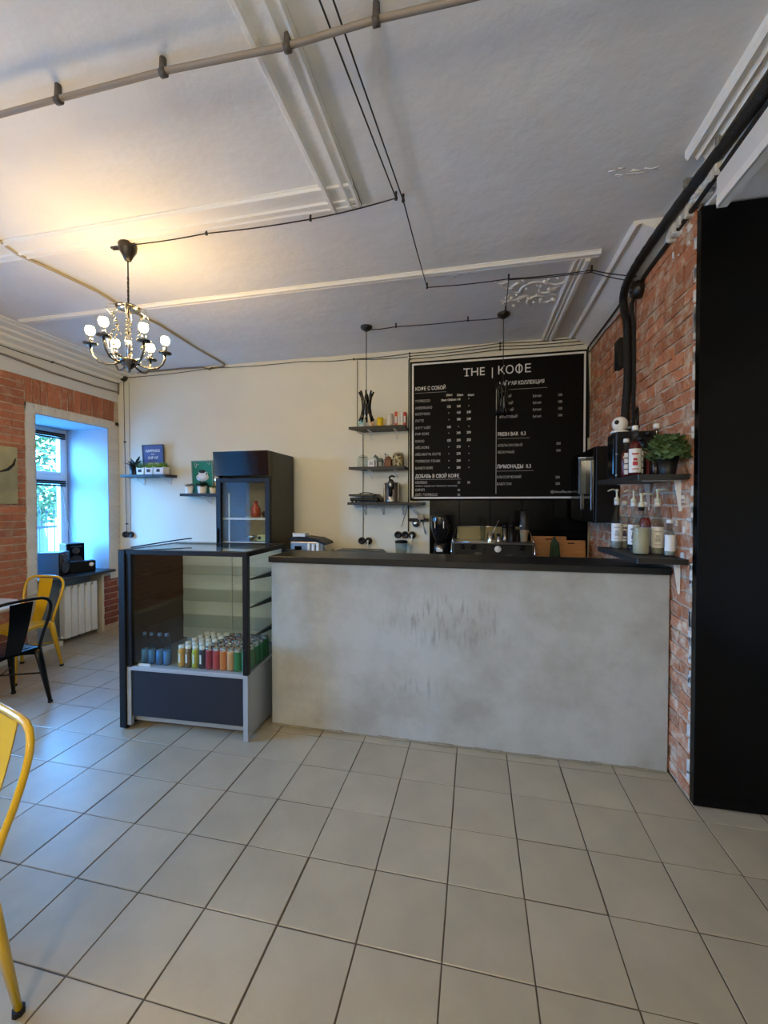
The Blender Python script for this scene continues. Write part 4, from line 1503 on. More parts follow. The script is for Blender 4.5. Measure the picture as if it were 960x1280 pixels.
# coffee grinder
t = thing('coffee_grinder', 'tall black coffee grinder with smoked hopper left of the espresso machine', 'coffee grinder', (.385, 2.60, zb))
MB().box(-.085, .085, -.12, .14, 0, .03, bev=.008).build('base', M['black_satin'], t)
MB().box(-.06, .06, -.06, .12, .03, .24, bev=.02, seg=2).build('body', M['black_satin'], t)
MB().lathe([(.04, .24), (.045, .26), (.088, .36), (.095, .48), (.09, .50), (0, .505)], 22).build('hopper', colmat('smoked_hopper', (24, 24, 24), .12, coat=.4), t)
MB().lathe([(.05, .12), (.05, .22), (.035, .23)], 16, c=(0, -.06, 0)).build('doser', M['nickel'], t)
MB().box(-.028, .028, -.113, -.11, .165, .19, bev=0).build('display', M['white_plastic'], t, label='small white display')
MB().tube([(-.03, -.1, .08), (-.03, -.13, .07), (.03, -.13, .07), (.03, -.1, .08)], .006, 6).build('fork', M['steel'], t)
for x in (-.05, .03):
    MB().box(x, x + .012, -.10, -.085, .38, .45, bev=.003).build('clip', M['chrome'], t)

# espresso machine
em = thing('espresso_machine', 'wide steel espresso machine on the back counter behind the bar', 'espresso machine', (.86, 2.52, zb))
MB().box(-.36, .36, .0, .38, .04, .25, bev=.012).build('body', colmat('machine_steel', (120, 120, 116), .3, .9), em)
MB().box(-.345, .345, -.012, .002, .10, .245, bev=.004).build('control_panel', colmat('machine_panel', (58, 58, 56), .3, .6), em)
MB().box(-.36, .36, -.06, .36, .245, .258, bev=.003).build('cup_tray', colmat('machine_steel', (120, 120, 116)), em)
rl = MB()
rl.tube([(-.355, -.05, .262), (.355, -.05, .262)], .0045, 6)
for s_ in (-1, 1):
    rl.tube([(s_ * .355, -.05, .262), (s_ * .352, .0, .30), (s_ * .335, .16, .375), (s_ * .325, .34, .385)], .0055, 6)
    rl.tube([(s_ * .362, -.045, .255), (s_ * .366, -.045, .05)], .0055, 6)
rl.tube([(-.325, .34, .385), (.325, .34, .385)], .0045, 6)
rl.build('cup_rail', M['chrome'], em)
MB().prism([(-.33, .26), (.33, .26), (.325, .38), (-.325, .38)], .338, .346, 'y').build('back_guard', colmat('bronze_guard', (120, 112, 84), .3, .6), em)
for x in (-.262, -.17, .26):
    k_ = MB().lathe([(.024, 0), (.024, .012), (.018, .026), (0, .028)], 16, mtx=Matrix.Translation((x, -.012, .215)) @ Matrix.Rotation(PI / 2, 4, 'X')).build('knob', M['black_satin'], em)
    MB().box(x - .026, x + .026, -.047, -.038, .209, .221, bev=.003).build('grip', M['black_satin'], k_)
MB().lathe([(.030, 0), (.030, .01), (.026, .014), (0, .012)], 20, mtx=Matrix.Translation((.05, -.012, .20)) @ Matrix.Rotation(PI / 2, 4, 'X')).build('pressure_gauge', M['white_gloss'], em, label='round white pressure gauge')
MB().box(-.075, -.055, -.018, -.011, .185, .207).build('switch', M['black_satin'], em)
for x in (-.13, .16):
    g_ = MB().lathe([(.03, .09), (.034, .12), (.034, .15)], 16, c=(x, -.035, 0)).build('group_head', M['chrome'], em)
    MB().tube([(x, -.06, .11), (x + .01, -.10, .11), (x + .03, -.19, .105)], [.01, .013, .014], 8).build('portafilter_handle', M['black_satin'], g_)
MB().box(-.34, .34, -.08, .0, .04, .07, bev=.004).build('drip_tray', M['steel'], em)
for x in (-.33, .33):
    MB().tube([(x, -.02, .12), (x * .98, -.05, .10), (x * .97, -.06, .03)], .005, 6).build('steam_wand', M['chrome'], em)
for x in (-.3, .3):
    MB().cyl((x, .05, 0), (x, .05, .045), .02, n=10).build('foot', M['rubber'], em)
# things standing on the machine
zt_ = zb + .2585


def tumbler(name, label, cat, x, y, r0, r1, h, m, lid=None, n=16):
    t = thing(name, label, cat, (x, y, zt_))
    MB().lathe([(r0, 0), (r1, h), (r1 * .9, h), (r0 * .85, .006), (0, .006)], n, cap=False).build('body', M[m], t)
    if lid:
        MB().lathe([(r1 * 1.04, h), (r1 * .9, h + .02), (0, h + .022)], n).build('lid', M[lid], t)
    return t


tumbler('tall_glass', 'tall slim shiny shaker glass on the espresso machine', 'glass', .78, 2.68, .020, .028, .20, 'jar_glass')
tumbler('milk_pitcher', 'steel milk pitcher with spoon on the espresso machine', 'pitcher', .85, 2.64, .034, .03, .08, 'chrome')
t = thing('bar_spoon', 'long steel bar spoon leaning out of the milk pitcher', 'spoon', (.85, 2.64, zt_ + .01))
MB().tube([(-.01, 0, 0), (.03, 0, .09), (.075, 0, .185)], .003, 6).build('handle', M['chrome'], t)
MB().sphere((-.012, 0, 0), .009, 8, .5).build('bowl', M['chrome'], t)
tumbler('tamper', 'small steel tamper on the espresso machine', 'tamper', .925, 2.66, .028, .022, .05, 'steel', 'black_satin')
tumbler('cocoa_shaker', 'dark cocoa shaker with pale foot on the machine', 'shaker', .985, 2.68, .026, .028, .13, 'nickel', 'black_satin')
tumbler('cocoa_shaker', 'second dark shaker just left of the paper cup tower', 'shaker', 1.045, 2.67, .027, .030, .14, 'black_satin', 'black_satin')
tumbler('syrup_bottle', 'short black bottle behind the shakers', 'bottle', 1.10, 2.74, .026, .026, .09, 'black_satin', 'nickel')
t = thing('cup_stack', 'tower of brown paper cups topped by dark cups on the machine', 'cups', (1.155, 2.68, zt_))
for k in range(3):
    MB().lathe([(.030, .0), (.038, .085), (.040, .088), (.036, .088), (0, .084)], 18, c=(0, 0, k * .010), cap=False).build('paper_cup', colmat('kraft_cup', (176, 146, 110), .7), t)
for k in range(5):
    MB().lathe([(.038, 0), (.030, .085), (0, .087)], 18, c=(0, 0, .108 + k * .022), cap=False).build('paper_cup', colmat('dark_cup', (46, 44, 42), .5), t)
t = thing('thin_bottle', 'small clear bottle standing left of the cup tower', 'bottle', (1.12, 2.62, zt_))
MB().lathe([(.018, 0), (.02, .09), (.008, .12), (.008, .15), (0, .152)], 14).build('body', M['bottle_clear'], t)
MB().lathe([(.010, .14), (.010, .156), (0, .157)], 10).build('cap', M['white_plastic'], t)

# cutting boards, cloth and box right of the machine
def board(label, x, y, w_, h, rz, m, tilt=-.12):
    t = thing('cutting_board', label, 'cutting board', (x, y, zb), rz)
    t.rotation_euler = (tilt, 0, rz)
    MB().box(-w_ / 2, w_ / 2, -.009, .009, .003, h, bev=.008, seg=2).build('board', M[m], t)
    MB().tube([(-.03, -.010, h - .03), (.03, -.010, h - .03)], .006, 6).build('grip_slot', M['soil'], t)
    return t


board('larger light wooden cutting board beside the espresso machine', 1.412, 2.90, .33, .295, 0, 'wood')
board('smaller orange-brown cutting board right of the green cloth', 1.60, 2.83, .26, .265, 0, 'wood')
t = thing('green_cloth', 'dark green cloth draped in front of the cutting boards', 'cloth', (1.44, 2.74, zb))
m_ = MB()
for k in range(7):
    x = -.05 + k * .016
    m_.tube([(x * .3, .05 - .01 * (k % 2), .285 - abs(x) * .5), (x * .6, .02, .24), (x * .8, -.012 * (k % 2), .12 + .02 * (k % 3)), (x * .8, -.015, .03 * (k % 3))], [.008, .010, .010, .008], 6)
m_.build('folds', colmat('green_fabric', (44, 66, 50), .9), t)
MB().sphere((0, .05, .285), .016, 8).build('knot', colmat('green_fabric', (44, 66, 50)), t)
t = thing('wooden_crate', 'open pale wooden crate at the right end of the back counter', 'crate', (1.66, 2.60, zb))
m_ = MB()
m_.box(-.13, .13, -.10, -.09, 0, .105, bev=.002).box(-.13, .13, .09, .10, 0, .125, bev=.002).box(-.13, -.12, -.09, .09, 0, .12, bev=.002).box(.12, .13, -.09, .09, 0, .15, bev=.002)
m_.build('side_boards', colmat('crate_wood', (150, 112, 66), .6, var=.2, vscale=20), t)
MB().box(-.12, .12, -.09, .09, 0, .008).build('bottom', colmat('crate_wood', (150, 112, 66)), t)
random.seed(9)
nmz = ['left', 'middle', 'right', 'rear left', 'rear middle', 'rear right']
for k in range(6):
    t = thing('onion', '%s dark red onion of the six in the wooden crate' % nmz[k], 'onion', (1.60 + .06 * (k % 3), 2.56 + .07 * (k // 3), zb + .055), 0, 'onions in the crate')
    m_ = MB().sphere((0, 0, .03), .032, 12, .9)
    m_.build('bulb', colmat('onion_skin', (120, 52, 44), .4), t)
    MB().cyl((0, 0, .055), (.003, 0, .075), .004, .002, 6).build('stalk', colmat('dry_stalk', (160, 130, 90), .8), t)

# ------------------------------------------------------------------ right side wall: cabinet, terminal, camera
t = thing('wall_cabinet', 'black wall cabinet with vertical rails in the right rear corner', 'cabinet', (1.80, 2.15, 1.40))
MB().box(-.17, -.001, 0, .78, 0, .60, bev=.003).build('carcass', M['black_satin'], t)
for k in range(2):
    d = MB().box(-.186, -.172, .005 + k * .39, .385 + k * .39, .005, .595, bev=.003).build('door', M['black_gloss'], t)
    MB().box(-.200, -.186, .03 + k * .32, .042 + k * .32, .10, .50, bev=.003).build('handle', M['nickel'], d)
t = thing('order_terminal', 'grey order tablet hanging in front of the right end of the menu board', 'tablet', (1.63, 2.40, 1.63))
MB().box(-.07, .05, -.012, .012, 0, .30, bev=.006).build('body', colmat('tablet_grey', (72, 74, 70), .3), t)
MB().box(-.055, .035, -.0135, -.0115, .02, .28).build('screen', colmat('tablet_screen', (96, 98, 92), .08), t)
MB().box(-.072, .052, -.016, .016, .30, .312, bev=.003).build('top_light', M['white_gloss'], t, label='white top edge')
MB().box(-.0, .012, -.01, .01, -.07, 0).box(.032, .044, -.01, .01, -.07, 0).build('legs', M['steel'], t)
MB().tube([(.05, .01, .16), (.10, .02, .16), (.165, .03, .16)], .012, 8).build('wall_arm', M['black_satin'], t)
t = thing('dispenser_box', 'upright black machine at the far end of the upper bottle shelf', 'dispenser', (1.69, 1.53, 1.706))
MB().box(-.13, .10, -.075, .10, 0, .29, bev=.006).build('housing', M['black_satin'], t)
MB().box(-.1335, -.1295, -.03, .07, .03, .26, bev=.002).build('door', M['black_gloss'], t)
for z in (.02, .15):
    MB().sphere((-.125, -.073, z), .008, 8).build('rivet', M['steel'], t)
t = thing('dome_camera', 'white ball-shaped camera on a white base on top of the black machine', 'camera', (1.60, 1.52, 1.9965))
MB().lathe([(.05, 0), (.055, .006), (.04, .014), (0, .016)], 20).build('base', M['white_gloss'], t)
MB().sphere((0, 0, .058), .046, 20).build('ball', M['white_gloss'], t)
MB().lathe([(.014, 0), (.012, .006), (0, .007)], 14, mtx=Matrix.Translation((-.028, -.035, .063)) @ Vector((-.62, -.76, .1)).to_track_quat('Z', 'Y').to_matrix().to_4x4()).build('lens', M['black_gloss'], t)

# right shelves
def side_shelf(label, z0, z1, name='bottle_shelf', rear=.17):
    t = thing(name, label, 'shelf', (XR, 1.08, z0), 0, 'bottle shelves on the brick wall')
    w_ = .255
    x1 = -.012
    poly = [(x1, 0), (-w_ + .005, 0), (-w_, .005), (-w_ - .03, .62), (x1, .62)]
    MB().prism(poly, 0, z1 - z0, 'z').build('board', M['black_wood'], t)
    for yy in (.09, .50):
        b = MB()
        b.box(-.20, x1, yy - .012, yy + .012, -.004, -.0005)
        dz = .17 if yy < .2 else rear
        b.prism([(-.045, -.004), (x1, -.004), (x1, -dz), (x1 - .008, -dz)], yy - .003, yy + .003, 'y')
        b.build('bracket', M['white_plastic'], t)
    return t


side_shelf('lower black shelf with pump bottles on the brick wall', 1.226, 1.255, rear=.036)
side_shelf('upper black shelf with the green plant on the brick wall', 1.676, 1.705)


def bottle(label, x, y, z, h, r, liquid=None, fill=.6, capm='white_plastic', pump=None, lab=None, labh=(.06, .17), group=None, glass='bottle_clear', print_=None, rz=0.0):
    t = thing('syrup_bottle', label, 'bottle', (x, y, z), rz, group)
    prof = [(r * .9, 0), (r, .008), (r, h * .56), (r * .88, h * .64), (r * .42, h * .78), (.0135, h * .86), (.0135, h * .97)]
    MB().lathe(prof, 20).build('body', M[glass], t)
    if liquid:
        zz_ = h * fill
        pf = [(r * .86, .006), (r * .94, .012), (r * .94, min(zz_, h * .56))]
        if zz_ > h * .6:
            pf += [(r * .82, h * .64), (r * .6, h * .70)]
        MB().lathe(pf, 18).build('liquid', M[liquid], t)
    if capm:
        MB().lathe([(.0165, h * .92), (.0165, h), (.014, h + .004), (0, h + .004)], 14).build('cap', M[capm], t)
    if lab:
        m_ = MB()
        n = 12
        for k in range(n):
            a0, a1 = -PI * .93 + PI * .86 * k / n, -PI * .93 + PI * .86 * (k + 1) / n
            R_ = r + .0012
            m_.quad((R_ * math.cos(a0), R_ * math.sin(a0), labh[0]), (R_ * math.cos(a1), R_ * math.sin(a1), labh[0]), (R_ * math.cos(a1), R_ * math.sin(a1), labh[1]), (R_ * math.cos(a0), R_ * math.sin(a0), labh[1]))
        l_ = m_.build('label', M[lab], t)
        if print_:
            p_ = MB()
            R_ = r + .0022
            for zc, hw, hh in ((.78, .5, .035), (.55, .28, .06), (.38, .36, .09), (.15, .45, .02)):
                z_ = labh[0] + (labh[1] - labh[0]) * zc
                for k in range(4):
                    a0 = -PI / 2 - .25 - hw + 2 * hw * k / 4
                    a1 = a0 + hw / 2
                    p_.quad((R_ * math.cos(a0), R_ * math.sin(a0), z_ - hh * .12), (R_ * math.cos(a1), R_ * math.sin(a1), z_ - hh * .12), (R_ * math.cos(a1), R_ * math.sin(a1), z_ + hh * .12), (R_ * math.cos(a0), R_ * math.sin(a0), z_ + hh * .12))
            p_.build('print', M[print_], l_)
    if pump:
        m_ = MB()
        m_.lathe([(.017, h), (.017, h + .018), (.007, h + .03), (.006, h + .06), (.010, h + .066), (.010, h + .078), (0, h + .08)], 12)
        m_.tube([(0, 0, h + .072), (pump * .03, -.004, h + .078), (pump * .058, -.008, h + .066)], [.006, .005, .004], 6)
        m_.build('pump', M['cream_plastic'], t)
    return t


colmat('cream_plastic', (206, 204, 178), .5)
colmat('cherry_syrup', (96, 16, 22), .2)
colmat('red_syrup', (150, 34, 34), .2)
colmat('milk_liquid', (186, 176, 146), .35)
colmat('dark_syrup', (36, 20, 22), .2)
colmat('clear_syrup', (150, 150, 140), .15)
colmat('print_dark', (60, 50, 90), .6)
colmat('print_red', (170, 40, 50), .6)
colmat('blue_cap2', (60, 110, 170), .4)
zl_ = 1.2555
G1 = 'bottles on the lower side shelf'
bottle('pump bottle with white label at the far left of the lower shelf', 1.613, 1.60, zl_, .31, .034, 'clear_syrup', .35, 'white_plastic', -1, 'paper', (.05, .165), G1, print_='grey_print')
bottle('white-capped clear bottle behind the second pump bottle', 1.665, 1.62, zl_, .31, .032, 'clear_syrup', .3, 'white_plastic', None, 'paper', (.05, .16), G1, print_='print_dark')
bottle('second pump bottle, with blue-printed label on the lower shelf', 1.655, 1.43, zl_, .30, .034, 'dark_syrup', .15, 'white_plastic', -1, 'paper', (.045, .165), G1, print_='print_dark')
bottle('front pump bottle half full of cream-coloured liquid', 1.640, 1.27, zl_, .275, .043, 'milk_liquid', .57, 'black_satin', 1, None, (.05, .17), G1)
bottle('red syrup bottle with white cap and white label on the lower shelf', 1.715, 1.42, zl_, .30, .033, 'red_syrup', .62, 'white_plastic', None, 'paper', (.04, .15), G1, print_='print_red')
bottle('pump bottle with white label nearest the wall side of the lower shelf', 1.735, 1.30, zl_, .30, .033, 'clear_syrup', .25, 'white_plastic', 1, 'paper', (.04, .16), G1, print_='grey_print')
bottle('shorter clear bottle at the right end of the lower shelf', 1.762, 1.21, zl_, .20, .026, 'clear_syrup', .2, 'white_plastic', None, 'paper', (.03, .12), G1)
zu_ = 1.7055
G2 = 'bottles on the upper side shelf'
bottle('dark cherry bottle with white block lettering, leftmost on the upper shelf', 1.605, 1.415, zu_, .235, .031, 'cherry_syrup', .66, 'white_plastic', None, None, (.0, .1), G2)
t = bpy.data.objects[-1] if False else None
bottle('tall clear bottle with a white strawberry label on the upper shelf', 1.598, 1.255, zu_, .285, .034, 'cherry_syrup', .62, 'white_plastic', None, 'paper', (.02, .155), G2, print_='print_red')
bottle('clear bottle with tall white lettering between the white caps', 1.655, 1.33, zu_, .23, .030, 'dark_syrup', .6, 'black_satin', None, None, (.02, .15), G2)
bottle('red syrup bottle with a black pourer cap behind the plant', 1.727, 1.418, zu_, .275, .034, 'red_syrup', .60, 'black_satin', None, None, (.02, .12), G2)
bottle('white-capped bottle just left of the green plant', 1.704, 1.245, zu_, .29, .032, 'dark_syrup', .4, 'white_plastic', None, None, (.01, .11), G2)
# block lettering on two of the bottles
for par, rr, ch in (('dark cherry', .0315, 'RICH'), ('clear bottle with tall', .0305, 'RICH')):
    for o in list(COL.objects):
        if o.get('label', '').startswith(par):
            m_ = MB()
            for k in range(4):
                z0 = .02 + k * .034
                m_.box(-.011, .011, -rr - .0016, -rr - .0002, z0, z0 + .027)
            q = m_.build('lettering', M['white_print'], o)
            q.rotation_euler = (0, 0, -.28)
# plant on the upper shelf
t = thing('potted_plant', 'bushy green plant in a black pot on the upper bottle shelf', 'plant', (1.715, 1.13, zu_))
pot(MB(), .036, .052, .095).build('pot', M['black_satin'], t)
leaf_blob(420, .10, .15, .055, .036, 77, .7, .0, .5).build('leaves', colmat('bush_leaf', (88, 110, 64), .5, var=.45, vscale=40), t)

# fuse box, hook, junction, conduit on the right wall
t = thing('fuse_box', 'small flat black box on the brick wall left of the conduit', 'box', (XR - .005, 2.115, 2.58))
MB().box(-.045, 0, -.05, .06, 0, .22, bev=.004).build('housing', M['black_matt'], t)
MB().box(-.049, -.044, -.04, .05, .01, .21, bev=.002).build('cover', M['black_satin'], t)
t = thing('wall_hook', 'black iron hook on the brick wall above the bottles', 'hook', (XR - .01, 1.66, 2.18))
MB().tube([(0, .20, -.03), (-.03, .10, -.01), (-.05, 0, 0), (-.05, 0, -.14)], .008, 8).build('arm', M['black_satin'], t)
MB().tube([(-.05, 0, -.13), (-.06, -.02, -.17), (-.05, -.03, -.12)], .006, 8).build('curl', M['black_satin'], t)
t = thing('junction_box', 'round black junction box at the bend of the thick conduit', 'junction box', (XR - .012, 1.76, 3.0))
MB().lathe([(.06, 0), (.06, .03), (.05, .055), (0, .06)], 20, mtx=Matrix.Rotation(-PI / 2, 4, 'Y')).build('housing', M['bakelite'], t)
MB().lathe([(.022, .055), (.02, .07), (0, .072)], 12, mtx=Matrix.Rotation(-PI / 2, 4, 'Y')).build('cover_screw', M['bakelite'], t)
wire('twisted_cable', 'thin twisted wire hanging down the brick wall from the round junction', path([(XR - .045, 1.755, 2.95), (XR - .045, 1.75, 2.2), (XR - .04, 1.75, 1.74)], 0, 3), .003)
con = thing('corrugated_conduit', 'thick black corrugated conduit along ceiling corner and down the brick wall', 'conduit', (1.76, .2, 3.12))
P = [(1.755, -1.2, 3.10), (1.75, -.4, 3.105), (1.765, .3, 3.10), (1.765, .75, 3.12), (1.745, 1.05, 3.115), (1.735, 1.35, 3.115), (1.725, 1.62, 3.10), (1.735, 1.85, 3.085), (1.755, 1.97, 3.04), (1.77, 1.99, 2.96), (1.768, 1.93, 2.84), (1.765, 1.90, 2.6), (1.765, 1.90, 2.4), (1.765, 1.94, 2.2), (1.765, 1.90, 2.02)]
o_ = Vector((1.76, .2, 3.12))
cp = [Vector(p) - o_ for p in P]
fine = []
for i in range(len(cp) - 1):
    p0, p1, p2, p3 = cp[max(i - 1, 0)], cp[i], cp[i + 1], cp[min(i + 2, len(cp) - 1)]
    for k in range(6):
        u_ = k / 6
        fine.append(.5 * ((2 * p1) + (p2 - p0) * u_ + (2 * p0 - 5 * p1 + 4 * p2 - p3) * u_ ** 2 + (3 * p1 - p0 - 3 * p2 + p3) * u_ ** 3))
fine.append(cp[-1])
MB().tube(fine, [.026 + .002 * (k % 2) for k in range(len(fine))], 10).build('tube', M['conduit'], con)
for p in ((1.765, .74, 3.12), (1.745, .98, 3.115)):
    MB().box(p[0] - .034 - o_.x, p[0] + .03 - o_.x, p[1] - .012 - o_.y, p[1] + .012 - o_.y, p[2] - .0 - o_.z, ZC - .04 - o_.z, bev=.004).build('clamp', colmat('grey_clamp', (120, 118, 112), .6), con)
MB().box(1.735 - o_.x, 1.80 - o_.x, 1.88 - o_.y, 1.90 - o_.y, 2.085 - o_.z, 2.10 - o_.z, bev=.003).build('clamp', M['grey_metal'], con)
wire('wall_cable', 'second thinner black pipe beside the corrugated conduit', [(1.79, -.5, 3.085), (1.79, .3, 3.08), (1.79, 1.0, 3.06), (1.79, 1.7, 3.05), (1.792, 1.92, 2.98), (1.79, 1.86, 2.75), (1.79, 1.85, 2.1)], .013, 'conduit')
wire('wall_cable', 'black cable along the right cornice to the rear corner', [(1.78, 2.0, 3.07), (1.785, 2.4, 3.075), (1.785, 2.8, 3.08), (1.775, 3.0, 3.07), (1.775, 3.03, 3.0), (1.79, 3.032, 2.6), (1.79, 3.032, 2.2)], .009, 'conduit')
wire('wall_cable', 'lower thin cable along the top of the brick wall', [(1.785, 2.0, 2.98), (1.79, 2.5, 3.03), (1.79, 3.02, 3.03)], .005, 'wire')

# ------------------------------------------------------------------ ceiling wires, pipe, pendants, chandelier
zc_ = ZC - .032
c = lambda x, y: cl(x, y, zc_)
wire('twisted_cable', 'left one of two parallel wires on the ceiling, ending at the chandelier branch', path([c(.15, -.9), c(.296, .773), c(-.201, .828), c(-.846, .811), c(-1.396, .806)], .007), .0035, knobs=[c(.296, .773), c(-.201, .828), c(-.846, .811)], krad=.009)
wire('twisted_cable', 'right one of two parallel wires on the ceiling, running to the brick wall', path([c(.20, -.9), c(.33, .797), c(.355, 1.695), c(.932, 1.702), c(1.476, 1.71), (1.775, 1.78, 3.10)], .007), .0035, knobs=[c(.33, .797), c(.355, 1.695), c(.932, 1.702), c(1.476, 1.71)], krad=.009)
wire('twisted_cable', 'wire running beside the long one from ornament to brick wall', path([c(.935, 1.715), c(1.476, 1.735), (1.78, 1.82, 3.085)], .007), .003)
wire('twisted_cable', 'short wire branching to the right pendant lamp', path([c(.932, 1.702), c(.945, 2.19), c(.941, 2.31)], .004), .003, knobs=[c(.945, 2.19)], krad=.009)
wire('twisted_cable', 'wire linking the two black pendant lamps on the ceiling', path([c(.94, 2.318), c(.64, 2.315), c(.007, 2.307), c(-.262, 2.317)], .006), .0035, knobs=[c(.64, 2.315), c(.007, 2.307)], krad=.009)
pp = thing('ceiling_pipe', 'grey pipe held by clamps below the ceiling near the viewer', 'pipe', (-1.0, -.085, 3.08))
P = [(-2.6, -.11), (-1.5, -.095), (-1.119, -.088), (-.83, -.091), (-.378, -.087), (.088, -.072), (.394, -.084), (.688, -.074), (1.2, -.085), (1.62, -.09)]
P = [(.701 + (x - .701) * 1.053, -1.376 + (y + 1.376) * 1.053, 3.150 - .004 * math.sin(x * 5)) for x, y in P]
MB().tube([(x + 1.0, y + .085, z - 3.08) for x, y, z in P], .0105, 8).build('tube', M['pipe'], pp)
for i in (3, 4, 5, 6, 8, 1):
    x, y, z = P[i]
    m_ = MB()
    m_.cyl((x + 1.0, y + .085, z - 3.08), (x + 1.0, y + .085, ZC - 3.08), .014, .012, n=8)
    m_.tube([(x + .988, y + .085, z - 3.086), (x + 1.012, y + .085, z - 3.086)], .015, 8)
    m_.build('clamp', colmat('dark_clamp', (74, 68, 66), .6), pp)


def pendant(label, x, y):
    t = thing('pendant_lamp', label, 'lamp', (x, y, ZC), 0, 'black slatted pendant lamps')
    MB().lathe([(0, -.045), (.018, -.042), (.05, -.02), (.055, -.006), (.055, 0)], 20).build('canopy', M['bakelite'], t)
    MB().tube([(0, 0, -.03), (0, 0, -.62)], .0035, 6).build('cord', M['wire'], t)
    top = -.625
    MB().lathe([(.018, top - .09), (.02, top - .03), (.014, top), (0, top + .004)], 14).build('lamp_holder', M['black_gloss'], t)
    MB().lathe([(0, top - .20), (.018, top - .185), (.026, top - .15), (.02, top - .11), (.012, top - .09)], 14, cap=False).build('bulb', M['filament'], t)
    hp = [(.068, top + .02), (.046, top - .03), (.036, top - .09), (.034, top - .13), (.044, top - .19), (.066, top - .25)]
    for k in range(8):
        a = 2 * PI * k / 8 + .2
        MB().tube([(r * math.cos(a), r * math.sin(a), z) for r, z in hp], .006, 6, flat=(1.5, .6)).build('slat', M['black_gloss'], t)
    rg = MB()
    for r, z in ((.040, top - .06), (.0365, top - .14)):
        rg.tube([(r * math.cos(2 * PI * k / 20), r * math.sin(2 * PI * k / 20), z) for k in range(20)], .0022, 5, closed=True)
    for k in range(3):
        a = 2 * PI * k / 3
        rg.tube([(.014 * math.cos(a), .014 * math.sin(a), top - .06), (.04 * math.cos(a), .04 * math.sin(a), top - .06)], .002, 5)
    rg.build('ring', M['nickel'], t)
    return t


x, y, _ = cl(-.271, 2.32)
p1 = pendant('black slatted pendant lamp hanging before the three wall shelves', x, y)
x, y, _ = cl(.937, 2.32)
dup(p1, (x, y, ZC), .3, 'black slatted pendant lamp hanging in front of the menu board')

# chandelier
cx, cy, _ = cl(-1.412, .83)
ch = thing('chandelier', 'lit six-arm metal chandelier with crystals and candle bulbs', 'chandelier', (cx, cy, ZC), 0)
MB().lathe([(0, -.115), (.018, -.112), (.030, -.085), (.05, -.05), (.055, -.02), (.05, -.004), (.0, -.002)], 22, mtx=Matrix.Translation((0, 0, 0))).build('canopy', M['bakelite'], ch)
MB().tube([(-.10, -.01, -.028), (-.05, -.005, -.03), (0, 0, -.04)], [.009, .012, .016], 8).box(-.115, -.085, -.02, .01, -.03, -.001, bev=.003).build('cable_boss', M['bakelite'], ch)
MB().tube([(0, 0, -.11), (.001, 0, -.40)], .0045, 6).build('cord', M['wire'], ch)
lk = MB()
for k in range(8):
    z = -.225 - k * .026
    pts = [((.007 * math.cos(a) if k % 2 else 0), (0 if k % 2 else .007 * math.cos(a)), z + .017 * math.sin(a)) for a in [2 * PI * i / 10 for i in range(10)]]
    lk.tube(pts, .0018, 5, closed=True)
lk.build('chain', M['nickel'], ch)
zt0, zh = -.405, -.775
MB().tube([(0, 0, zt0 + .01), (0, 0, zh)], .006, 8).lathe([(.007, zh + .06), (.014, zh + .16), (.007, zh + .22)], 12).build('rod', M['chrome'], ch)
MB().lathe([(.03, zt0 - .012), (.07, zt0 - .008), (.072, zt0), (.03, zt0 + .01), (0, zt0 + .018)], 20).build('crown_plate', M['nickel'], ch)
MB().lathe([(0, zh - .045), (.008, zh - .035), (.012, zh - .02), (.035, zh), (.06, zh + .028), (.062, zh + .034), (.03, zh + .03), (0, zh + .03)], 20).build('hub', M['nickel'], ch)
R0 = .205
va = math.atan2(cy - CAMY, cx - CAMX)
for k in range(6):
    a = va + PI / 2 + math.radians(-8) + k * PI / 3
    ca, sa = math.cos(a), math.sin(a)
    prof = [(.045, zh + .02), (.08, zh + .003), (.12, zh - .004), (.16, zh + .006), (.19, zh + .035), (.203, zh + .07), (R0, zh + .105)]
    arm = MB().tube([(r * ca, r * sa, z) for r, z in prof], .0065, 8).build('arm', M['nickel'], ch)
    MB().lathe([(.012, zh + .100), (.038, zh + .107), (.041, zh + .113), (.02, zh + .110)], 16, c=(R0 * ca, R0 * sa, 0)).build('drip_pan', M['nickel'], arm)
    MB().lathe([(.013, zh + .11), (.013, zh + .160), (.010, zh + .163)], 12, c=(R0 * ca, R0 * sa, 0)).build('candle_sleeve', M['chrome'], arm)
    MB().lathe([(.009, zh + .161), (.022, zh + .174), (.027, zh + .192), (.022, zh + .212), (0, zh + .222)], 14, c=(R0 * ca, R0 * sa, 0), cap=False).build('bulb', M['bulb_on'], arm)
    # inner scroll from crown to hub with crystals
    a2 = a + PI / 6
    c2, s2 = math.cos(a2), math.sin(a2)
    sp2 = [(.06, zt0 - .002), (.115, zt0 - .02), (.125, zt0 - .055), (.10, zt0 - .075), (.085, zt0 - .055)]
    scr = MB().tube([(r * c2, r * s2, z) for r, z in sp2], .0035, 6)
    scr = scr.build('scroll', M['chrome'], ch)
    MB().tube([(r * .8 * c2, r * .8 * s2, zh + z) for r, z in ((.055, .03), (.10, .045), (.145, .08), (.15, .13), (.125, .15), (.115, .13))], .0035, 6).build('scroll', M['chrome'], ch)
    cr = MB()
    for q in range(7):
        z = zt0 - .075 - q * .030
        rr = .085 - .015 * math.sin(q)
        cr.lathe([(0, -.012), (.008, 0), (0, .012)], 5, c=(rr * c2, rr * s2, z), cap=False)
        cr.tube([(rr * c2, rr * s2, z), ((rr + (.02 if q % 2 else -.02)) * c2, (rr + (.02 if q % 2 else -.02)) * s2, z - .03)], .0015, 4)
    cr.build('crystal_string', M['nickel'], scr)

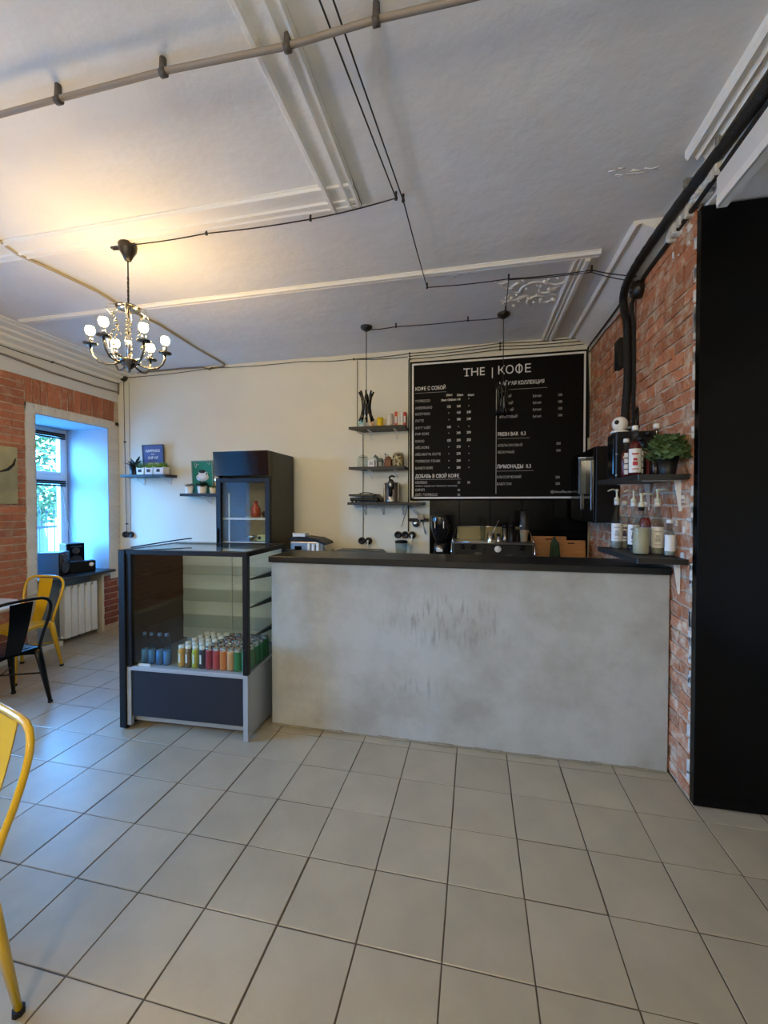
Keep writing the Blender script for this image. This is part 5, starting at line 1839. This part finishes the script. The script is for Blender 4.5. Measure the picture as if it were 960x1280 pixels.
# ------------------------------------------------------------------ left side: radiator, speakers, picture
t = thing('radiator', 'white sectional radiator below the window sill', 'radiator', (-3.80, 2.32, .05))
for k in range(5):
    y0 = .005 + k * .083
    o = MB().box(.0, .085, y0, y0 + .075, .0, .555, bev=.008).build('section', M['white_gloss'], t)
    m_ = MB()
    for q in range(3):
        m_.box(-.0 + .02 * q, .01 + .02 * q, y0 + .01, y0 + .069, .555, .575)
    m_.box(.075, .088, y0 + .012, y0 + .067, .50, .585, bev=.004)
    m_.build('top_fin', M['white_gloss'], o)
m_ = MB().cyl((.045, -.015, .03), (.045, .0, .03), .016, n=10).cyl((.045, -.07, .03), (.045, -.015, .03), .010, n=10).cyl((.045, -.07, -.05), (.045, -.07, .04), .010, n=10)
m_.build('supply_pipe', M['white_gloss'], t)
MB().cyl((.045, -.035, .03), (.10, -.035, .03), .014, n=10).build('valve', M['chrome'], t)


def speaker(label, loc, rz, w_, d_, h, side=None):
    t = thing('loudspeaker', label, 'speaker', loc, rz)
    MB().box(-w_ / 2, w_ / 2, -d_ / 2, d_ / 2, 0, h, bev=.004).build('cabinet', side or M['black_satin'], t)
    MB().box(-w_ / 2 + .004, w_ / 2 - .004, -d_ / 2 - .010, -d_ / 2 + .001, .004, h - .004, bev=.003).build('baffle', M['black_gloss'], t)
    for z, r in ((h * .36, w_ * .36), (h * .74, w_ * .2)):
        mt = Matrix.Translation((0, -d_ / 2 - .010, z)) @ Matrix.Rotation(PI / 2, 4, 'X')
        f_ = MB().lathe([(r, 0), (r, .006), (r * .86, .008), (r * .8, .002), (r * .25, .0015), (r * .2, .006), (0, .009)], 22, cap=False, mtx=mt).build('driver', colmat('driver_cone', (52, 52, 54), .4), t)
    MB().box(-w_ * .3, w_ * .3, -d_ / 2 - .012, -d_ / 2 - .009, h * .86, h * .92).build('badge', M['nickel'], t)
    return t


zs = .7525
speaker('front dark loudspeaker turned sideways on the window sill', (-3.87, 2.33, zs), math.radians(112), .20, .21, .265, colmat('speaker_side', (70, 76, 84), .3))
speaker('rear loudspeaker standing upright near the window reveal', (-4.00, 2.66, zs), math.radians(72), .19, .17, .33)
t = thing('radio_unit', 'low black stereo unit with a round white dial on the sill', 'radio', (-3.82, 2.62, zs), math.radians(60))
MB().box(-.16, .13, -.06, .06, 0, .13, bev=.008).build('body', M['black_satin'], t)
MB().lathe([(.024, 0), (.022, .01), (0, .011)], 18, mtx=Matrix.Translation((.085, -.06, .085)) @ Matrix.Rotation(PI / 2, 4, 'X')).build('dial', M['white_plastic'], t)

t = thing('wall_picture', 'pale canvas picture with dark brush curve on the left brick wall', 'picture', (XL + .014, 1.36, 1.55))
MB().box(0, .025, 0, .47, 0, .55, bev=.002).build('canvas', colmat('canvas', (186, 178, 134), .7, rgb2=(132, 128, 100), thr=(.3, .7), vscale=2.2), t)
MB().tube([(.026, .30, .30), (.026, .38, .33), (.026, .43, .38), (.026, .45, .44)], [.006, .014, .012, .004], 6, flat=(1, 1)).tube([(.026, .12, .16), (.026, .22, .27), (.026, .31, .31)], [.018, .022, .007], 6, flat=(1, 1)).build('brush_stroke', M['black_matt'], t)

# ------------------------------------------------------------------ chairs and table
def make_chair(label, loc, rz, m):
    """metal bistro chair; front faces +y in its own frame"""
    t = thing('bistro_chair', label, 'chair', loc, rz, None)
    SW, zs_ = .185, .445
    s_ = MB().box(-SW, SW, -SW + .01, SW, zs_ - .018, zs_, bev=.016, seg=3)
    s_.box(-SW + .03, SW - .03, -SW + .05, SW - .04, zs_ - .001, zs_ + .003, bev=.0015)
    s_.build('seat', m, t)
    ap = MB()
    for a, b in (((-SW + .02, SW - .01), (SW - .02, SW - .01)), ((-SW + .01, -SW + .03), (-SW + .01, SW - .02)), ((SW - .01, -SW + .03), (SW - .01, SW - .02)), ((-SW + .02, -SW + .02), (SW - .02, -SW + .02))):
        n = 6
        L_ = [(a[0] + (b[0] - a[0]) * k / n, a[1] + (b[1] - a[1]) * k / n) for k in range(n + 1)]
        for k in range(n):
            d0 = .06 - .035 * math.sin(PI * k / n)
            d1 = .06 - .035 * math.sin(PI * (k + 1) / n)
            (x0, y0), (x1, y1) = L_[k], L_[k + 1]
            ap.quad((x0, y0, zs_ - .01), (x1, y1, zs_ - .01), (x1, y1, zs_ - d1), (x0, y0, zs_ - d0))
    ap.build('apron', m, t)
    for sx in (-1, 1):
        for sy in (-1, 1):
            tx, ty = sx * .165, sy * .165
            bx_, by_ = sx * .215, sy * .222
            l = MB().tube([(tx, ty, zs_ - .012), (tx + (bx_ - tx) * .25, ty + (by_ - ty) * .25, zs_ * .75), (bx_, by_, .012)], [.030, .027, .014], 8, flat=(1, .72)).build('leg', m, t)
            MB().cyl((bx_, by_, 0), (bx_, by_, .018), .017, n=8).build('foot', M['rubber'], l)
    cb_ = MB().tube([(-.175, -.175, .24), (0, 0, .25), (.175, .175, .24)], .006, 6).tube([(.175, -.175, .24), (0, 0, .262), (-.175, .175, .24)], .006, 6)
    cb_.build('cross_brace', m, t)
    hh_ = [(.172, -.175, zs_ - .01), (.176, -.190, .50), (.183, -.207, .56), (.193, -.225, .62), (.203, -.240, .68), (.207, -.252, .73), (.204, -.262, .77), (.192, -.270, .802), (.168, -.277, .826), (.132, -.282, .840), (.08, -.284, .845)]
    hp = [(-x, y, z) for x, y, z in hh_] + [(0, -.285, .846)] + hh_[::-1]
    MB().tube(hp, .0115, 8).build('back_hoop', m, t)
    sp_ = MB()
    n = 8
    for k in range(n):
        u0, u1 = k / n, (k + 1) / n

        def P_(u, sd, off=0):
            w_ = .052 + .022 * u
            y_ = -.178 - .105 * u - .012 * math.sin(PI * u)
            return (sd * w_, y_ + off, zs_ - .005 + .388 * u)
        for off, fl in ((0, 0), (.003, 1)):
            q = [P_(u0, -1, off), P_(u0, 1, off), P_(u1, 1, off), P_(u1, -1, off)]
            sp_.quad(*(q if not fl else q[::-1]))
    sp_.build('splat', m, t)
    return t


make_chair('yellow metal chair at the table in front of the radiator', (-3.35, 1.575, 0), PI + math.radians(5), M['yellow'])
make_chair('black metal chair with its back to the viewer at the left table', (-2.775, 1.015, 0), math.radians(90 - 7), colmat('black_chair_paint', (6, 6, 7), .3, spec=.3))
make_chair('yellow metal chair in the near left foreground', (-.912, -.565, 0), math.radians(163.7), M['yellow'])
t = thing('bistro_table', 'pale round table between the black chair and the far yellow chair', 'table', (-3.13, .98, 0))
MB().lathe([(.36, .725), (.37, .73), (.37, .75), (.365, .753)], 40).build('tabletop', M['table'], t)
MB().cyl((0, 0, .03), (0, 0, .725), .03, n=14).build('column', M['black_satin'], t)
MB().lathe([(.22, .0), (.22, .012), (.05, .035), (.03, .04)], 28).build('base', M['black_satin'], t)
